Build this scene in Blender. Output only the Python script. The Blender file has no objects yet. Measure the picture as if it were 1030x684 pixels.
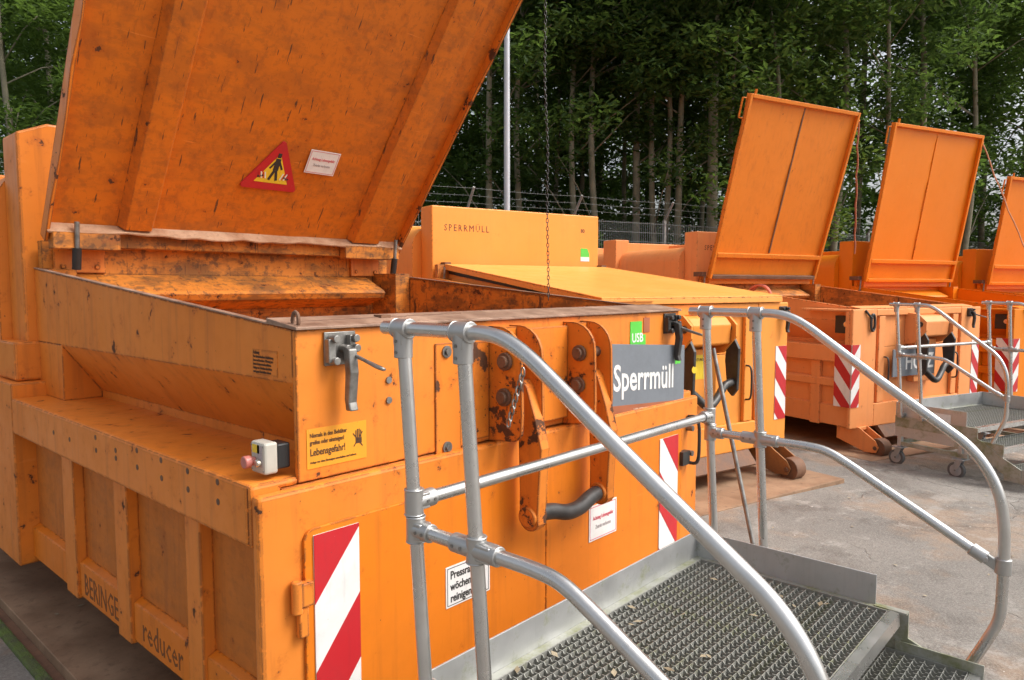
import bpy, bmesh, math, random
from mathutils import Vector, Matrix
S = bpy.context.scene
C = S.collection
rad = math.radians
random.seed(7)

# ------------------------------------------------------------------ camera, sky, sun, exposure
YAW, PITCH = rad(42), math.atan(54/724)
cam_d = bpy.data.cameras.new('camera'); cam = bpy.data.objects.new('camera', cam_d); C.objects.link(cam)
cam_d.sensor_width = 36; cam_d.lens = 36*724/1030; cam_d.clip_start = .05; cam_d.clip_end = 2000
fh = Vector((math.cos(YAW), math.sin(YAW), 0)); fwd = fh*math.cos(PITCH) - Vector((0, 0, 1))*math.sin(PITCH)
rgt = Vector((math.sin(YAW), -math.cos(YAW), 0)); upv = rgt.cross(fwd)
cam.matrix_world = Matrix(((rgt.x, upv.x, -fwd.x, -1.10965), (rgt.y, upv.y, -fwd.y, -1.83128), (rgt.z, upv.z, -fwd.z, 1.70), (0, 0, 0, 1)))
S.camera = cam
S.view_settings.view_transform = 'Standard'; S.view_settings.look = 'None'; S.view_settings.exposure = 0.42
W = bpy.data.worlds.new('World'); S.world = W; W.use_nodes = True
nt = W.node_tree; nt.nodes.clear()
sky = nt.nodes.new('ShaderNodeTexSky'); sky.sky_type = 'NISHITA'; sky.sun_disc = False
SUN_EL, SUN_AZ = rad(50), rad(146)
sky.sun_elevation = SUN_EL; sky.sun_rotation = SUN_AZ; sky.air_density = 1.0; sky.dust_density = 6.0; sky.ozone_density = .6
bg = nt.nodes.new('ShaderNodeBackground'); bg.inputs['Strength'].default_value = .135
wo = nt.nodes.new('ShaderNodeOutputWorld')
hs = nt.nodes.new('ShaderNodeHueSaturation'); hs.inputs['Saturation'].default_value = .35; hs.inputs['Value'].default_value = 1.3; nt.links.new(sky.outputs[0], hs.inputs['Color']); nt.links.new(hs.outputs[0], bg.inputs[0]); nt.links.new(bg.outputs[0], wo.inputs[0])
sl = bpy.data.lights.new('sun', 'SUN'); sl.energy = 1.5; sl.angle = rad(22); sl.color = (1, .965, .91)
so = bpy.data.objects.new('sun', sl); C.objects.link(so)
sd = Vector((math.sin(SUN_AZ)*math.cos(SUN_EL), math.cos(SUN_AZ)*math.cos(SUN_EL), math.sin(SUN_EL)))
so.rotation_euler = sd.to_track_quat('Z', 'Y').to_euler()
S.cycles.max_bounces = 6; S.cycles.diffuse_bounces = 3; S.cycles.glossy_bounces = 3; S.cycles.transparent_max_bounces = 4

# ------------------------------------------------------------------ materials
class NT:
    def __init__(s, name):
        s.m = bpy.data.materials.new(name); s.m.use_nodes = True; s.t = s.m.node_tree
        s.b = s.t.nodes['Principled BSDF']; s.tc = s.t.nodes.new('ShaderNodeTexCoord')
    def n(s, typ, **kw):
        o = s.t.nodes.new(typ)
        for k, v in kw.items(): setattr(o, k, v)
        return o
    def l(s, a, b): s.t.links.new(a, b)
    def mapping(s, scale=(1, 1, 1), loc=(0, 0, 0), src='Object'):
        m = s.n('ShaderNodeMapping'); m.inputs['Scale'].default_value = scale; m.inputs['Location'].default_value = loc
        s.l(s.tc.outputs[src], m.inputs[0]); return m.outputs[0]
    def noise(s, vec, scale, detail=4, rough=.6):
        o = s.n('ShaderNodeTexNoise'); o.inputs['Scale'].default_value = scale; o.inputs['Detail'].default_value = detail
        o.inputs['Roughness'].default_value = rough; s.l(vec, o.inputs['Vector']); return o.outputs['Fac']
    def ramp(s, fac, a, b, va=0., vb=1.):
        o = s.n('ShaderNodeMapRange'); o.clamp = True
        for i, v in zip(('From Min', 'From Max', 'To Min', 'To Max'), (a, b, va, vb)): o.inputs[i].default_value = v
        s.l(fac, o.inputs['Value']); return o.outputs[0]
    def math(s, op, a, b=None):
        o = s.n('ShaderNodeMath', operation=op)
        for i, v in enumerate((a, b)):
            if v is None: continue
            if isinstance(v, (int, float)): o.inputs[i].default_value = v
            else: s.l(v, o.inputs[i])
        return o.outputs[0]
    def mix(s, fac, a, b, blend='MIX'):
        o = s.n('ShaderNodeMix', data_type='RGBA', blend_type=blend)
        for i, v in ((0, fac), (6, a), (7, b)):
            if isinstance(v, (int, float)): o.inputs[i].default_value = v
            elif isinstance(v, tuple): o.inputs[i].default_value = (*v, 1)
            else: s.l(v, o.inputs[i])
        return o.outputs[2]
    def bump(s, h, strength=.3, dist=.01):
        o = s.n('ShaderNodeBump'); o.inputs['Strength'].default_value = strength; o.inputs['Distance'].default_value = dist
        s.l(h, o.inputs['Height']); s.l(o.outputs[0], s.b.inputs['Normal'])
    def edge(s, r=.012):
        bv = s.n('ShaderNodeBevel', samples=4); bv.inputs['Radius'].default_value = r
        g = s.n('ShaderNodeNewGeometry'); d = s.n('ShaderNodeVectorMath', operation='DOT_PRODUCT')
        s.l(bv.outputs[0], d.inputs[0]); s.l(g.outputs['Normal'], d.inputs[1])
        return s.ramp(d.outputs['Value'], .995, .90)
    def done(s, col, rough, metal=0., spec=.5):
        for k, v in (('Base Color', col), ('Roughness', rough), ('Metallic', metal), ('Specular IOR Level', spec)):
            if isinstance(v, tuple): s.b.inputs[k].default_value = (*v, 1)
            elif isinstance(v, (int, float)): s.b.inputs[k].default_value = v
            else: s.l(v, s.b.inputs[k])
        return s.m

def paint(name, col, chips=.5, dirt=.4, fade=.25, seed=0., rough=.42, edges=True, grime=0., scratch=.4, cs=12.):
    t = NT(name); v = t.mapping(loc=(seed, seed*1.7, seed*.6))
    big = t.noise(v, 1.3, 5); med = t.noise(v, 6, 6)
    dark = tuple(c*.74 for c in col); pale = (min(1, col[0]*1.06+.02), min(1, col[1]*1.18+.02), col[2]*1.5+.02)
    c = t.mix(t.ramp(big, .35, .68, 0, fade), col, pale)
    c = t.mix(t.ramp(med, .45, .75, 0, .5*dirt), c, dark)
    vs = t.mapping((9, 9, .55), (seed, 0, seed)); st = t.noise(vs, 2.2, 5)          # vertical run-off streaks
    c = t.mix(t.ramp(st, .52, .78, 0, .55*dirt), c, (col[0]*.42, col[1]*.42, col[2]*.8+.008))
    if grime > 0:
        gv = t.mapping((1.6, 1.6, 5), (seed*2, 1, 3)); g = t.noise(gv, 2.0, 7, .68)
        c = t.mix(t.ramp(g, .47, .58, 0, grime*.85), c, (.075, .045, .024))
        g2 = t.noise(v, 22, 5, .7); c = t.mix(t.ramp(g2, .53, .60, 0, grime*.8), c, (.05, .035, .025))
    sv = t.n('ShaderNodeMapping'); sv.inputs['Rotation'].default_value = (.4, .7, .5); sv.inputs['Scale'].default_value = (3, 60, 14)
    t.l(t.tc.outputs['Object'], sv.inputs[0]); sc = t.noise(sv.outputs[0], 1.6, 3, .5)
    c = t.mix(t.ramp(sc, .70, .76, 0, scratch), c, pale)
    if scratch > .6:
        sw = t.n('ShaderNodeMapping'); sw.inputs['Rotation'].default_value = (.9, .2, -.5); sw.inputs['Scale'].default_value = (48, 9, 2.6); t.l(t.tc.outputs['Object'], sw.inputs[0])
        s2 = t.noise(sw.outputs[0], 1.3, 5, .55); c = t.mix(t.ramp(s2, .665, .68, 0, .85), c, (.055, .03, .02))
        sx = t.n('ShaderNodeMapping'); sx.inputs['Rotation'].default_value = (-.6, .3, .25); sx.inputs['Scale'].default_value = (70, 14, 5); t.l(t.tc.outputs['Object'], sx.inputs[0])
        s3 = t.noise(sx.outputs[0], 1.5, 4, .6); c = t.mix(t.ramp(s3, .64, .70, 0, .45), c, (col[0]*.45, col[1]*.38, .008)); c = t.mix(t.ramp(s3, .34, .29, 0, .30), c, pale)
    k1 = t.noise(v, cs, 8, .66); k2 = t.noise(v, 52, 4, .6)
    chip = t.math('MAXIMUM', t.ramp(k1, .735-.085*chips, .75-.085*chips), t.ramp(k2, .775-.06*chips, .79-.06*chips))
    if edges:
        e = t.edge(); en = t.noise(v, 26, 5, .65)
        chip = t.math('MAXIMUM', chip, t.math('MULTIPLY', e, t.ramp(en, .57-.14*chips, .61-.14*chips)))
    rn = t.noise(v, 60, 4); rust = t.mix(rn, (.035, .018, .012), (.16, .062, .025))
    halo = t.ramp(k1, .66-.085*chips, .74-.085*chips, 0, .45)
    c = t.mix(halo, c, (col[0]*.62, col[1]*.45, col[2]*.7))
    c = t.mix(chip, c, rust)
    r = t.math('ADD', t.math('MULTIPLY', chip, .35), t.ramp(med, .3, .7, rough-.06, rough+.1))
    t.bump(t.math('SUBTRACT', t.math('MULTIPLY', med, .25), chip), .25, .004)
    return t.done(c, r, 0, .3)

def rusty(name, a, b, scale=6, rough=.75, seed=0., metal=.0, bumps=.5):
    t = NT(name); v = t.mapping(loc=(seed, seed, 0)); n1 = t.noise(v, scale, 8, .68); n2 = t.noise(v, scale*7, 5, .6)
    c = t.mix(t.ramp(n1, .35, .65), a, b); c = t.mix(t.ramp(n2, .55, .75, 0, .5), c, tuple(x*.45 for x in a))
    t.bump(n2, bumps, .004); return t.done(c, t.ramp(n1, .3, .7, rough-.12, rough+.1), metal)

def plain(name, col, rough=.5, metal=0., var=.25, scale=14, spec=.5):
    t = NT(name); v = t.mapping(); n1 = t.noise(v, scale, 6, .6)
    c = t.mix(t.ramp(n1, .3, .72), tuple(x*(1-var) for x in col), tuple(min(1, x*(1+var*.4)) for x in col))
    t.bump(n1, .1, .002); return t.done(c, t.ramp(n1, .3, .7, max(.05, rough-.08), rough+.08), metal, spec)

def galv(name, col=(.62, .615, .60), rough=.25, moss=0., metal=.9):
    t = NT(name); v = t.mapping(); n1 = t.noise(v, 5, 6, .65); n2 = t.noise(v, 60, 4, .6); vl = t.mapping((40, 40, 3)); n3 = t.noise(vl, 2, 4)
    c = t.mix(t.ramp(n1, .35, .7), tuple(x*.86 for x in col), col); c = t.mix(t.ramp(n3, .55, .8, 0, .2), c, tuple(x*.5 for x in col))
    c = t.mix(t.ramp(n2, .66, .80, 0, .22), c, (.26, .25, .23))
    if moss:
        m = t.noise(v, 9, 7, .7); f = t.ramp(m, .62-.2*moss, .74-.1*moss, 0, .85); c = t.mix(f, c, (.16, .17, .05))
        t.l(t.math('MULTIPLY', t.math('SUBTRACT', 1., f), metal), t.b.inputs['Metallic'])
    n4 = t.noise(v, 21, 5, .65); c = t.mix(t.ramp(n4, .5, .72, 0, .16), c, tuple(x*.62 for x in col)); t.bump(n2, .08, .001)
    m_ = t.done(c, t.ramp(n1, .3, .7, rough-.06, rough+.14), 0 if moss else metal)
    return m_

OR1 = (.71, .205, .021)
M = {}
M['c1'] = paint('orange_paint_worn', OR1, 1.0, .85, .6, 1.3)
M['c1_door'] = paint('orange_paint_door', (.70, .185, .010), .6, .7, .15, 31.7)
M['c1_low'] = paint('orange_paint_shaded_grimy_panel', (.54, .16, .02), .7, .9, .1, 21.3, .6, grime=.16)  # shade on the recessed side panels painted into the colour, along with grime
M['c1_peel'] = paint('orange_paint_peeling', OR1, 2.4, .9, .2, 40.3, cs=5.)
M['c1_chip'] = paint('orange_paint_heavily_chipped', OR1, 1.7, .85, .2, 4.1, cs=8.)
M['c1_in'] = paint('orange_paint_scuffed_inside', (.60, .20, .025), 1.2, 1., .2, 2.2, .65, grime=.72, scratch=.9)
M['c1_lid'] = paint('orange_paint_lid_underside', (.62, .16, .010), .7, 1., .15, 7.7, .5, scratch=.95, grime=.24)
M['c2'] = paint('orange_paint_clean', (.80, .285, .045), .16, .22, .35, 9.1)
M['c2_lid'] = paint('orange_paint_skylit_lid', (.83, .33, .065), .12, .25, .5, 3.9, .38)  # paler than the body: sky reflection on the lid put into its colour
M['c3'] = paint('orange_paint_faded_salmon', (.78, .285, .085), .22, .35, .5, 12.4, .5)
M['c3_in'] = paint('brown_scuffed_inside', (.58, .20, .035), .7, .8, .3, 5.2, .6, grime=.6, scratch=.8)
M['c3_lid'] = paint('orange_paint_used_lid', (.70, .20, .014), .38, .5, .2, 8.8, .5)
M['c4'] = paint('orange_paint_bright', (.72, .20, .005), .10, .12, .2, 15.5, .4)
M['c4_lid'] = paint('orange_paint_bright_lid', (.70, .19, .005), .14, .14, .2, 17.1, .42)
M['rim'] = rusty('rubbed_rim_steel', (.17, .095, .062), (.38, .24, .165), 7, .55, 1)
M['rust'] = rusty('rust_brown_steel', (.11, .055, .032), (.20, .10, .055), 8, .75, 3)
M['rustpale'] = rusty('rusty_orange_brown_steel', (.24, .105, .04), (.36, .16, .05), 6, .7, 5)
M['lip'] = rusty('lip_steel_with_reflection', (.34, .17, .09), (.56, .36, .23), 7, .5, 2)  # pale tones paint the white reflection onto the lid lip
M['steel'] = plain('dull_steel', (.30, .29, .27), .42, .75, .5, 22)
M['darksteel'] = plain('dark_greasy_steel', (.055, .052, .05), .45, .3, .4, 18)
M['galv'] = galv('aluminium_tube')
M['clamp'] = galv('cast_clamp_alloy', (.50, .50, .49), .42)
M['alu'] = galv('aluminium_sheet_mossy', (.55, .555, .55), .45, .3, .7)
M['alumoss'] = galv('aluminium_edge_green_with_moss', (.46, .465, .42), .55, 1.0, .7)
M['grate'] = galv('grating_steel_mossy', (.33, .33, .30), .5, .4, .45)
def film(name, col, dirt=.35, rough=.45):
    t = NT(name); v = t.mapping(); n1 = t.noise(v, 7, 7, .7); n2 = t.noise(v, 70, 4, .65); vs = t.mapping((30, 30, 2.5)); n3 = t.noise(vs, 2, 5)
    c = t.mix(t.ramp(n1, .45, .75, 0, dirt), col, tuple(x*.55+.02 for x in col)); c = t.mix(t.ramp(n3, .56, .74, 0, dirt*.8), c, tuple(x*.5+.02 for x in col))
    c = t.mix(t.ramp(n2, .69, .72, 0, .75), c, (.10, .06, .04)); c = t.mix(t.ramp(n2, .30, .26, 0, .35), c, (.7, .68, .64))
    return t.done(c, t.ramp(n1, .3, .7, rough-.05, rough+.15))
M['white'] = film('white_film', (.76, .76, .74))
M['red'] = film('red_reflective_film', (.50, .018, .025), .3, .4)
M['sign'] = film('slate_grey_sign', (.165, .185, .21), .35, .5)
M['signband'] = plain('brown_orange_band', (.36, .11, .045), .5, 0, .2)
M['blacktext'] = plain('black_print', (.03, .028, .026), .6, 0, .1)
M['browntext'] = plain('dark_brown_print', (.075, .03, .012), .6, 0, .2)
M['cut'] = plain('brown_recess', (.20, .065, .015), .7, 0, .3)
M['redtext'] = plain('faded_red_print', (.62, .13, .16), .6, 0, .1)
M['greytext'] = plain('grey_print', (.4, .36, .36), .6, 0, .1)
M['yellow'] = film('yellow_film', (.78, .55, .03), .3)
M['amber'] = film('amber_film', (.78, .31, .015), .3)
M['green'] = plain('green_film', (.10, .55, .06), .45, 0, .1)
M['black'] = plain('black_plastic', (.018, .018, .018), .45, 0, .2)
M['ivory'] = plain('ivory_plastic', (.50, .475, .41), .4, 0, .15)
M['pink'] = plain('bleached_red_plastic', (.52, .17, .14), .4, 0, .15)
M['chrome'] = plain('silver_button', (.62, .57, .48), .25, .8, .1)
M['concrete'] = plain('concrete', (.33, .32, .30), .8, 0, .3, 8)
M['zincdark'] = plain('weathered_fence_wire', (.17, .18, .175), .6, .2, .2)
M['zinc'] = plain('zinc_coat', (.42, .44, .46), .45, .5, .2)
M['lamp'] = plain('pale_grey_pole_paint', (.50, .53, .57), .4, .2, .12, 3)
M['rubber'] = plain('grey_rubber', (.12, .12, .12), .7, 0, .2)
M['rope'] = plain('rust_red_rope', (.36, .12, .06), .8, 0, .3, 40)
M['ropepale'] = plain('pale_orange_rope', (.55, .27, .15), .8, 0, .3, 40)
M['beige'] = plain('beige_end_plate', (.62, .45, .32), .5, 0, .1, 3)

# asphalt yard
t = NT('asphalt'); v = t.mapping(); n1 = t.noise(v, .55, 6, .65); n2 = t.noise(v, 75, 4, .75); n3 = t.noise(v, 1.9, 8, .7); n4 = t.noise(v, 24, 5, .7)
c = t.mix(t.ramp(n1, .35, .65), (.175, .163, .147), (.27, .25, .222)); c = t.mix(t.ramp(n4, .35, .70, 0, .45), c, (.11, .10, .09))
n5 = t.noise(t.mapping(loc=(3.3, 8, 0)), .9, 6, .65); c = t.mix(t.ramp(n5, .505, .60, 0, .6), c, (.30, .195, .12))
c = t.mix(t.ramp(n3, .505, .60, 0, .55), c, (.078, .068, .058))
n7 = t.noise(t.mapping(loc=(9, 2, 0)), 2.6, 7, .7); c = t.mix(t.ramp(n7, .56, .62, 0, .5), c, (.36, .34, .31))
c = t.mix(t.ramp(n2, .48, .66, 0, .42), c, (.36, .34, .31)); c = t.mix(t.ramp(n2, .44, .30, 0, .45), c, (.07, .064, .056))
vo = t.n('ShaderNodeTexVoronoi', feature='DISTANCE_TO_EDGE'); vo.inputs['Scale'].default_value = .75
wv = t.n('ShaderNodeVectorMath', operation='ADD'); nz = t.n('ShaderNodeTexNoise'); nz.inputs['Scale'].default_value = 2.5; nz.inputs['Detail'].default_value = 6
t.l(v, nz.inputs['Vector']); t.l(v, wv.inputs[0]); sc_ = t.n('ShaderNodeVectorMath', operation='SCALE'); sc_.inputs['Scale'].default_value = .5; t.l(nz.outputs['Color'], sc_.inputs[0]); t.l(sc_.outputs[0], wv.inputs[1]); t.l(wv.outputs[0], vo.inputs['Vector'])
crk = t.math('MULTIPLY', t.ramp(vo.outputs['Distance'], .010, .003), t.ramp(n1, .48, .56)); c = t.mix(t.math('MULTIPLY', crk, .28), c, (.04, .036, .03))
n6 = t.noise(v, 14, 3, .5); c = t.mix(t.ramp(n6, .74, .76, 0, .85), c, (.60, .59, .56))
t.bump(t.math('SUBTRACT', t.math('ADD', n2, t.math('MULTIPLY', n4, .6)), crk), .7, .008); M['asphalt'] = t.done(c, t.ramp(n3, .5, .66, .9, .55))
M['plate'] = rusty('rusty_floor_plate', (.20, .115, .065), (.34, .21, .125), 3.2, .7, 8, bumps=.35)
t = NT('moss'); v = t.mapping(); n1 = t.noise(v, 12, 6, .7); c = t.mix(t.ramp(n1, .38, .62), (.10, .11, .055), (.13, .20, .035)); t.bump(t.noise(v, 90, 4), .9, .02); M['moss'] = t.done(c, .95)
t = NT('forest_floor'); v = t.mapping(); n1 = t.noise(v, 1.5, 7, .7); c = t.mix(t.ramp(n1, .35, .65), (.035, .03, .018), (.04, .06, .02)); M['earth'] = t.done(c, .95)
def leafmat(name, a, b, tr=.55):
    t = NT(name); g = t.n('ShaderNodeNewGeometry'); oi = t.n('ShaderNodeObjectInfo')
    c = t.mix(g.outputs['Random Per Island'], a, b); c = t.mix(t.math('MULTIPLY', oi.outputs['Random'], .35), c, (.06, .085, .02))
    t.done(c, .55, 0, .25)
    tl = t.n('ShaderNodeBsdfTranslucent'); t.l(t.mix(.5, c, (.16, .26, .03)), tl.inputs[0]); mx = t.n('ShaderNodeMixShader'); mx.inputs[0].default_value = tr
    t.l(t.b.outputs[0], mx.inputs[1]); t.l(tl.outputs[0], mx.inputs[2]); t.l(mx.outputs[0], t.t.nodes['Material Output'].inputs['Surface']); return t.m
M['leaf'] = leafmat('leaves_mid_green', (.058, .115, .03), (.115, .19, .052))
M['leafdark'] = leafmat('leaves_dark_green', (.05, .10, .032), (.10, .165, .055), .55)
M['leafbright'] = leafmat('leaves_light_green', (.075, .14, .032), (.13, .21, .055), .45)
M['bark'] = rusty('bark', (.17, .155, .105), (.29, .26, .18), 3, .9, 2, bumps=1)

# ------------------------------------------------------------------ mesh helpers
class MB:
    def __init__(s): s.v = []; s.f = []; s.m = []; s.mats = []
    def mi(s, m):
        if m is None: return 0
        if m not in s.mats: s.mats.append(m)
        return s.mats.index(m)
    def add(s, vs, fs, m=None):
        o = len(s.v); s.v += [tuple(p) for p in vs]; i = s.mi(m)
        for f in fs: s.f.append([o+k for k in f]); s.m.append(i)
        return s
    def box(s, x0, x1, y0, y1, z0, z1, m=None):
        return s.add([(x, y, z) for x in (x0, x1) for y in (y0, y1) for z in (z0, z1)],
                     [(0, 1, 3, 2), (4, 6, 7, 5), (0, 4, 5, 1), (2, 3, 7, 6), (0, 2, 6, 4), (1, 5, 7, 3)], m)
    def prism(s, poly, ax, a0, a1, m=None):
        n = len(poly)
        def P(q, a): return {'x': (a, q[0], q[1]), 'y': (q[0], a, q[1]), 'z': (q[0], q[1], a)}[ax]
        return s.add([P(q, a0) for q in poly]+[P(q, a1) for q in poly],
                     [tuple(range(n))[::-1], tuple(range(n, 2*n))]+[(i, (i+1) % n, n+(i+1) % n, n+i) for i in range(n)], m)
    def tube(s, path, r, n=10, m=None, closed=False):
        path = [Vector(p) for p in path]; k = len(path); rs = r if isinstance(r, (list, tuple)) else [r]*k
        vs = []; ref = None
        for i, p in enumerate(path):
            d = (path[(i+1) % k]-path[i-1]) if (closed or 0 < i < k-1) else (path[1]-path[0] if i == 0 else path[-1]-path[-2])
            d.normalize()
            if ref is None: ref = d.orthogonal().normalized()
            ref = (ref - d*ref.dot(d)).normalized(); q = d.cross(ref)
            vs += [p+(ref*math.cos(a)+q*math.sin(a))*rs[i] for a in [2*math.pi*j/n for j in range(n)]]
        fs = []
        for i in range(k if closed else k-1):
            a, b = i*n, ((i+1) % k)*n
            fs += [(a+j, a+(j+1) % n, b+(j+1) % n, b+j) for j in range(n)]
        if not closed: fs += [tuple(range(n))[::-1], tuple((k-1)*n+j for j in range(n))]
        return s.add(vs, fs, m)
    def cyl(s, a, b, r, n=14, m=None): return s.tube([a, b], r, n, m)
    def obox(s, c, ax, ay, az, hx, hy, hz, m=None):
        c, ax, ay, az = Vector(c), Vector(ax), Vector(ay), Vector(az)
        return s.add([c+ax*hx*i+ay*hy*j+az*hz*k for i in (-1, 1) for j in (-1, 1) for k in (-1, 1)],
                     [(0, 1, 3, 2), (4, 6, 7, 5), (0, 4, 5, 1), (2, 3, 7, 6), (0, 2, 6, 4), (1, 5, 7, 3)], m)
    def mesh(s, name, mat):
        me = bpy.data.meshes.new(name); me.from_pydata(s.v, [], s.f)
        for m in (s.mats or [mat]): me.materials.append(m)
        if s.mats: me.polygons.foreach_set('material_index', s.m)
        bm = bmesh.new(); bm.from_mesh(me); bmesh.ops.recalc_face_normals(bm, faces=bm.faces); bm.to_mesh(me); bm.free()
        return me
    def build(s, name, mat=None, parent=None, bevel=0, smooth=False):
        me = s.mesh(name, mat); o = bpy.data.objects.new(name, me); C.objects.link(o); o.parent = parent
        if smooth:
            me.polygons.foreach_set('use_smooth', [True]*len(me.polygons)); 
            me.set_sharp_from_angle(angle=rad(38))
        if bevel:
            b = o.modifiers.new('bevel', 'BEVEL'); b.width = bevel; b.segments = 2; b.limit_method = 'ANGLE'; b.angle_limit = rad(40)
            b.harden_normals = False
        return o

def spline(pts, sub=6):
    P = [Vector(p) for p in pts]; out = []
    for i in range(len(P)-1):
        a, b, c, d = P[max(i-1, 0)], P[i], P[i+1], P[min(i+2, len(P)-1)]
        for k in range(sub):
            u = k/sub
            out.append(.5*((2*b)+(c-a)*u+(2*a-5*b+4*c-d)*u*u+(3*b-a-3*c+d)*u**3))
    return out+[P[-1]]
def thing(name, label, cat, loc=(0, 0, 0), rz=0, group=None):
    o = bpy.data.objects.new(name, None); C.objects.link(o); o.location = loc; o.rotation_euler = (0, 0, rz); o.empty_display_size = .2
    o['label'] = label; o['category'] = cat
    if group: o['group'] = group
    return o
def tag(o, label, cat, group=None):
    o['label'] = label; o['category'] = cat
    if group: o['group'] = group
    return o
def copy_tree(o, parent=None):
    c = o.copy(); C.objects.link(c); c.parent = parent
    for ch in list(o.children): copy_tree(ch, c)
    return c
def text(body, size, mat, parent, org, ux, uy, align='LEFT', wscale=1., thick=.0006, name='lettering', upright=False):
    """flat lettering: org = anchor, ux = writing direction, uy = up direction (thing space)"""
    cu = bpy.data.curves.new('t', 'FONT'); cu.body = body; cu.size = size; cu.align_x = align; cu.extrude = thick; cu.resolution_u = 3; cu.offset = size*.016
    if name in ('cut_lettering', 'stencil_lettering'): cu.resolution_u = 1; cu.offset = 0; cu.space_character = 1.0 if name == 'cut_lettering' else 1.32
    o = bpy.data.objects.new('t', cu); C.objects.link(o)
    dg = bpy.context.evaluated_depsgraph_get(); me = bpy.data.meshes.new_from_object(o.evaluated_get(dg)); bpy.data.objects.remove(o)
    ux, uy = Vector(ux).normalized(), Vector(uy).normalized(); uz = ux.cross(uy); uy = uy if upright else uz.cross(ux)
    me.transform(Matrix(((ux.x*wscale, uy.x, uz.x, org[0]), (ux.y*wscale, uy.y, uz.y, org[1]), (ux.z*wscale, uy.z, uz.z, org[2]), (0, 0, 0, 1))))
    me.materials.clear(); me.materials.append(mat); n = bpy.data.objects.new(name, me); C.objects.link(n); n.parent = parent
    return n

# ------------------------------------------------------------------ ground
def gz(x, y):
    return -.026*max(0., x-4.3) if x < 25 else -.026*20.7
def sheet(name, fn, xs, ys, mat):
    vs = [(x, y, fn(x, y)) for x in xs for y in ys]; n = len(ys)
    fs = [(i*n+j, (i+1)*n+j, (i+1)*n+j+1, i*n+j+1) for i in range(len(xs)-1) for j in range(n-1)]
    mb = MB(); mb.add(vs, fs); o = mb.build(name, mat, None, smooth=True); o['kind'] = 'structure'; return o
xs = [-400, -120, -40, -15, -6, -2, 0, 2, 4.3, 6, 8, 10, 12, 15, 20, 25, 40, 90, 200, 400]
sheet('yard_ground', gz, xs, [-400, -100, -30, -10, -4, -2, 0, 2, 4, 6, 8, 10, 14, 30, 100, 400], M['asphalt'])
def plate(x0, x1, y0, y1, rz, ox, oy, z0, th, name='steel_floor_plate', mat=None):
    mb = MB(); mb.box(x0, x1, y0, y1, -.03, th); o = mb.build(name, mat or M['plate'], None, bevel=.004)
    o.location = (ox, oy, z0); o.rotation_euler = (0, 0, rz); o['kind'] = 'structure'; return o
plate(-.175, 2.7, -.9, 6.6, 0, 0, 0, 0, .055)
T2 = (3.2, 1.316, -.251, -.01); T3 = (7.04, .55, -.335, -.087, .95); T4 = (9.9, -.5, -.384, -.125, .962); T5 = (12.9, -1.6, -.42, -.17, .97)
plate(-.3, 2.5, -.55, 6, T2[2], T2[0], T2[1], -.005, .015)
plate(-.3, 2.5, -.42, 6, T3[2], T3[0], T3[1], -.07, .012)
plate(-.3, 2.5, -.42, 6, T4[2], T4[0], T4[1], -.145, .012)
k = MB(); k.box(-.262, -.215, -3, 7, -.02, .02); o = k.build('mossy_kerb', M['moss'], None, bevel=.01); o['kind'] = 'structure'
k = MB(); k.box(-.215, -.176, -3, 7, -.02, .006); o = k.build('drain_groove', M['rust'], None); o['kind'] = 'structure'

# ------------------------------------------------------------------ waste compactor
HOP = lambda y: 1.573+.0885*y          # slanted rim of the hopper
HOPC = lambda y: 1.545+.115*y
def stripes(x0, x1, z0, z1, y, parent, right=True, axis='y', step=.2, th=.004, label=None):
    """warning board: white plate with red diagonal bands clipped to it"""
    w = x1-x0; par = MB()
    if axis == 'y': par.box(x0, x1, y-th, y, z0, z1)
    else: par.box(y-th, y, x0, x1, z0, z1)
    b = par.build('warning_board', M['white'], parent)
    mb = MB(); zt = z1; k0 = 0
    slope = 1.25*w
    def clip(poly, zlo, zhi):
        for lim, sgn in ((zlo, 1), (zhi, -1)):
            out = []
            for i in range(len(poly)):
                p, q = poly[i], poly[(i+1) % len(poly)]; ip, iq = (p[1]-lim)*sgn >= 0, (q[1]-lim)*sgn >= 0
                if ip: out.append(p)
                if ip != iq:
                    u = (lim-p[1])/(q[1]-p[1]); out.append((p[0]+(q[0]-p[0])*u, lim))
            poly = out
            if not poly: return poly
        return poly
    z = z1+slope
    while z > z0-slope:
        lo = z-step
        pl = [(x0, z-slope), (x1, z), (x1, lo), (x0, lo-slope)] if right else [(x0, z), (x1, z-slope), (x1, lo-slope), (x0, lo)]
        pl = clip(pl, z0, z1)
        if len(pl) > 2: mb.prism(pl, 'y' if axis == 'y' else 'x', y-th-.0012, y-th+.001)
        z -= 2*step
    mb.build('red_band', M['red'], b)
    return b

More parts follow.
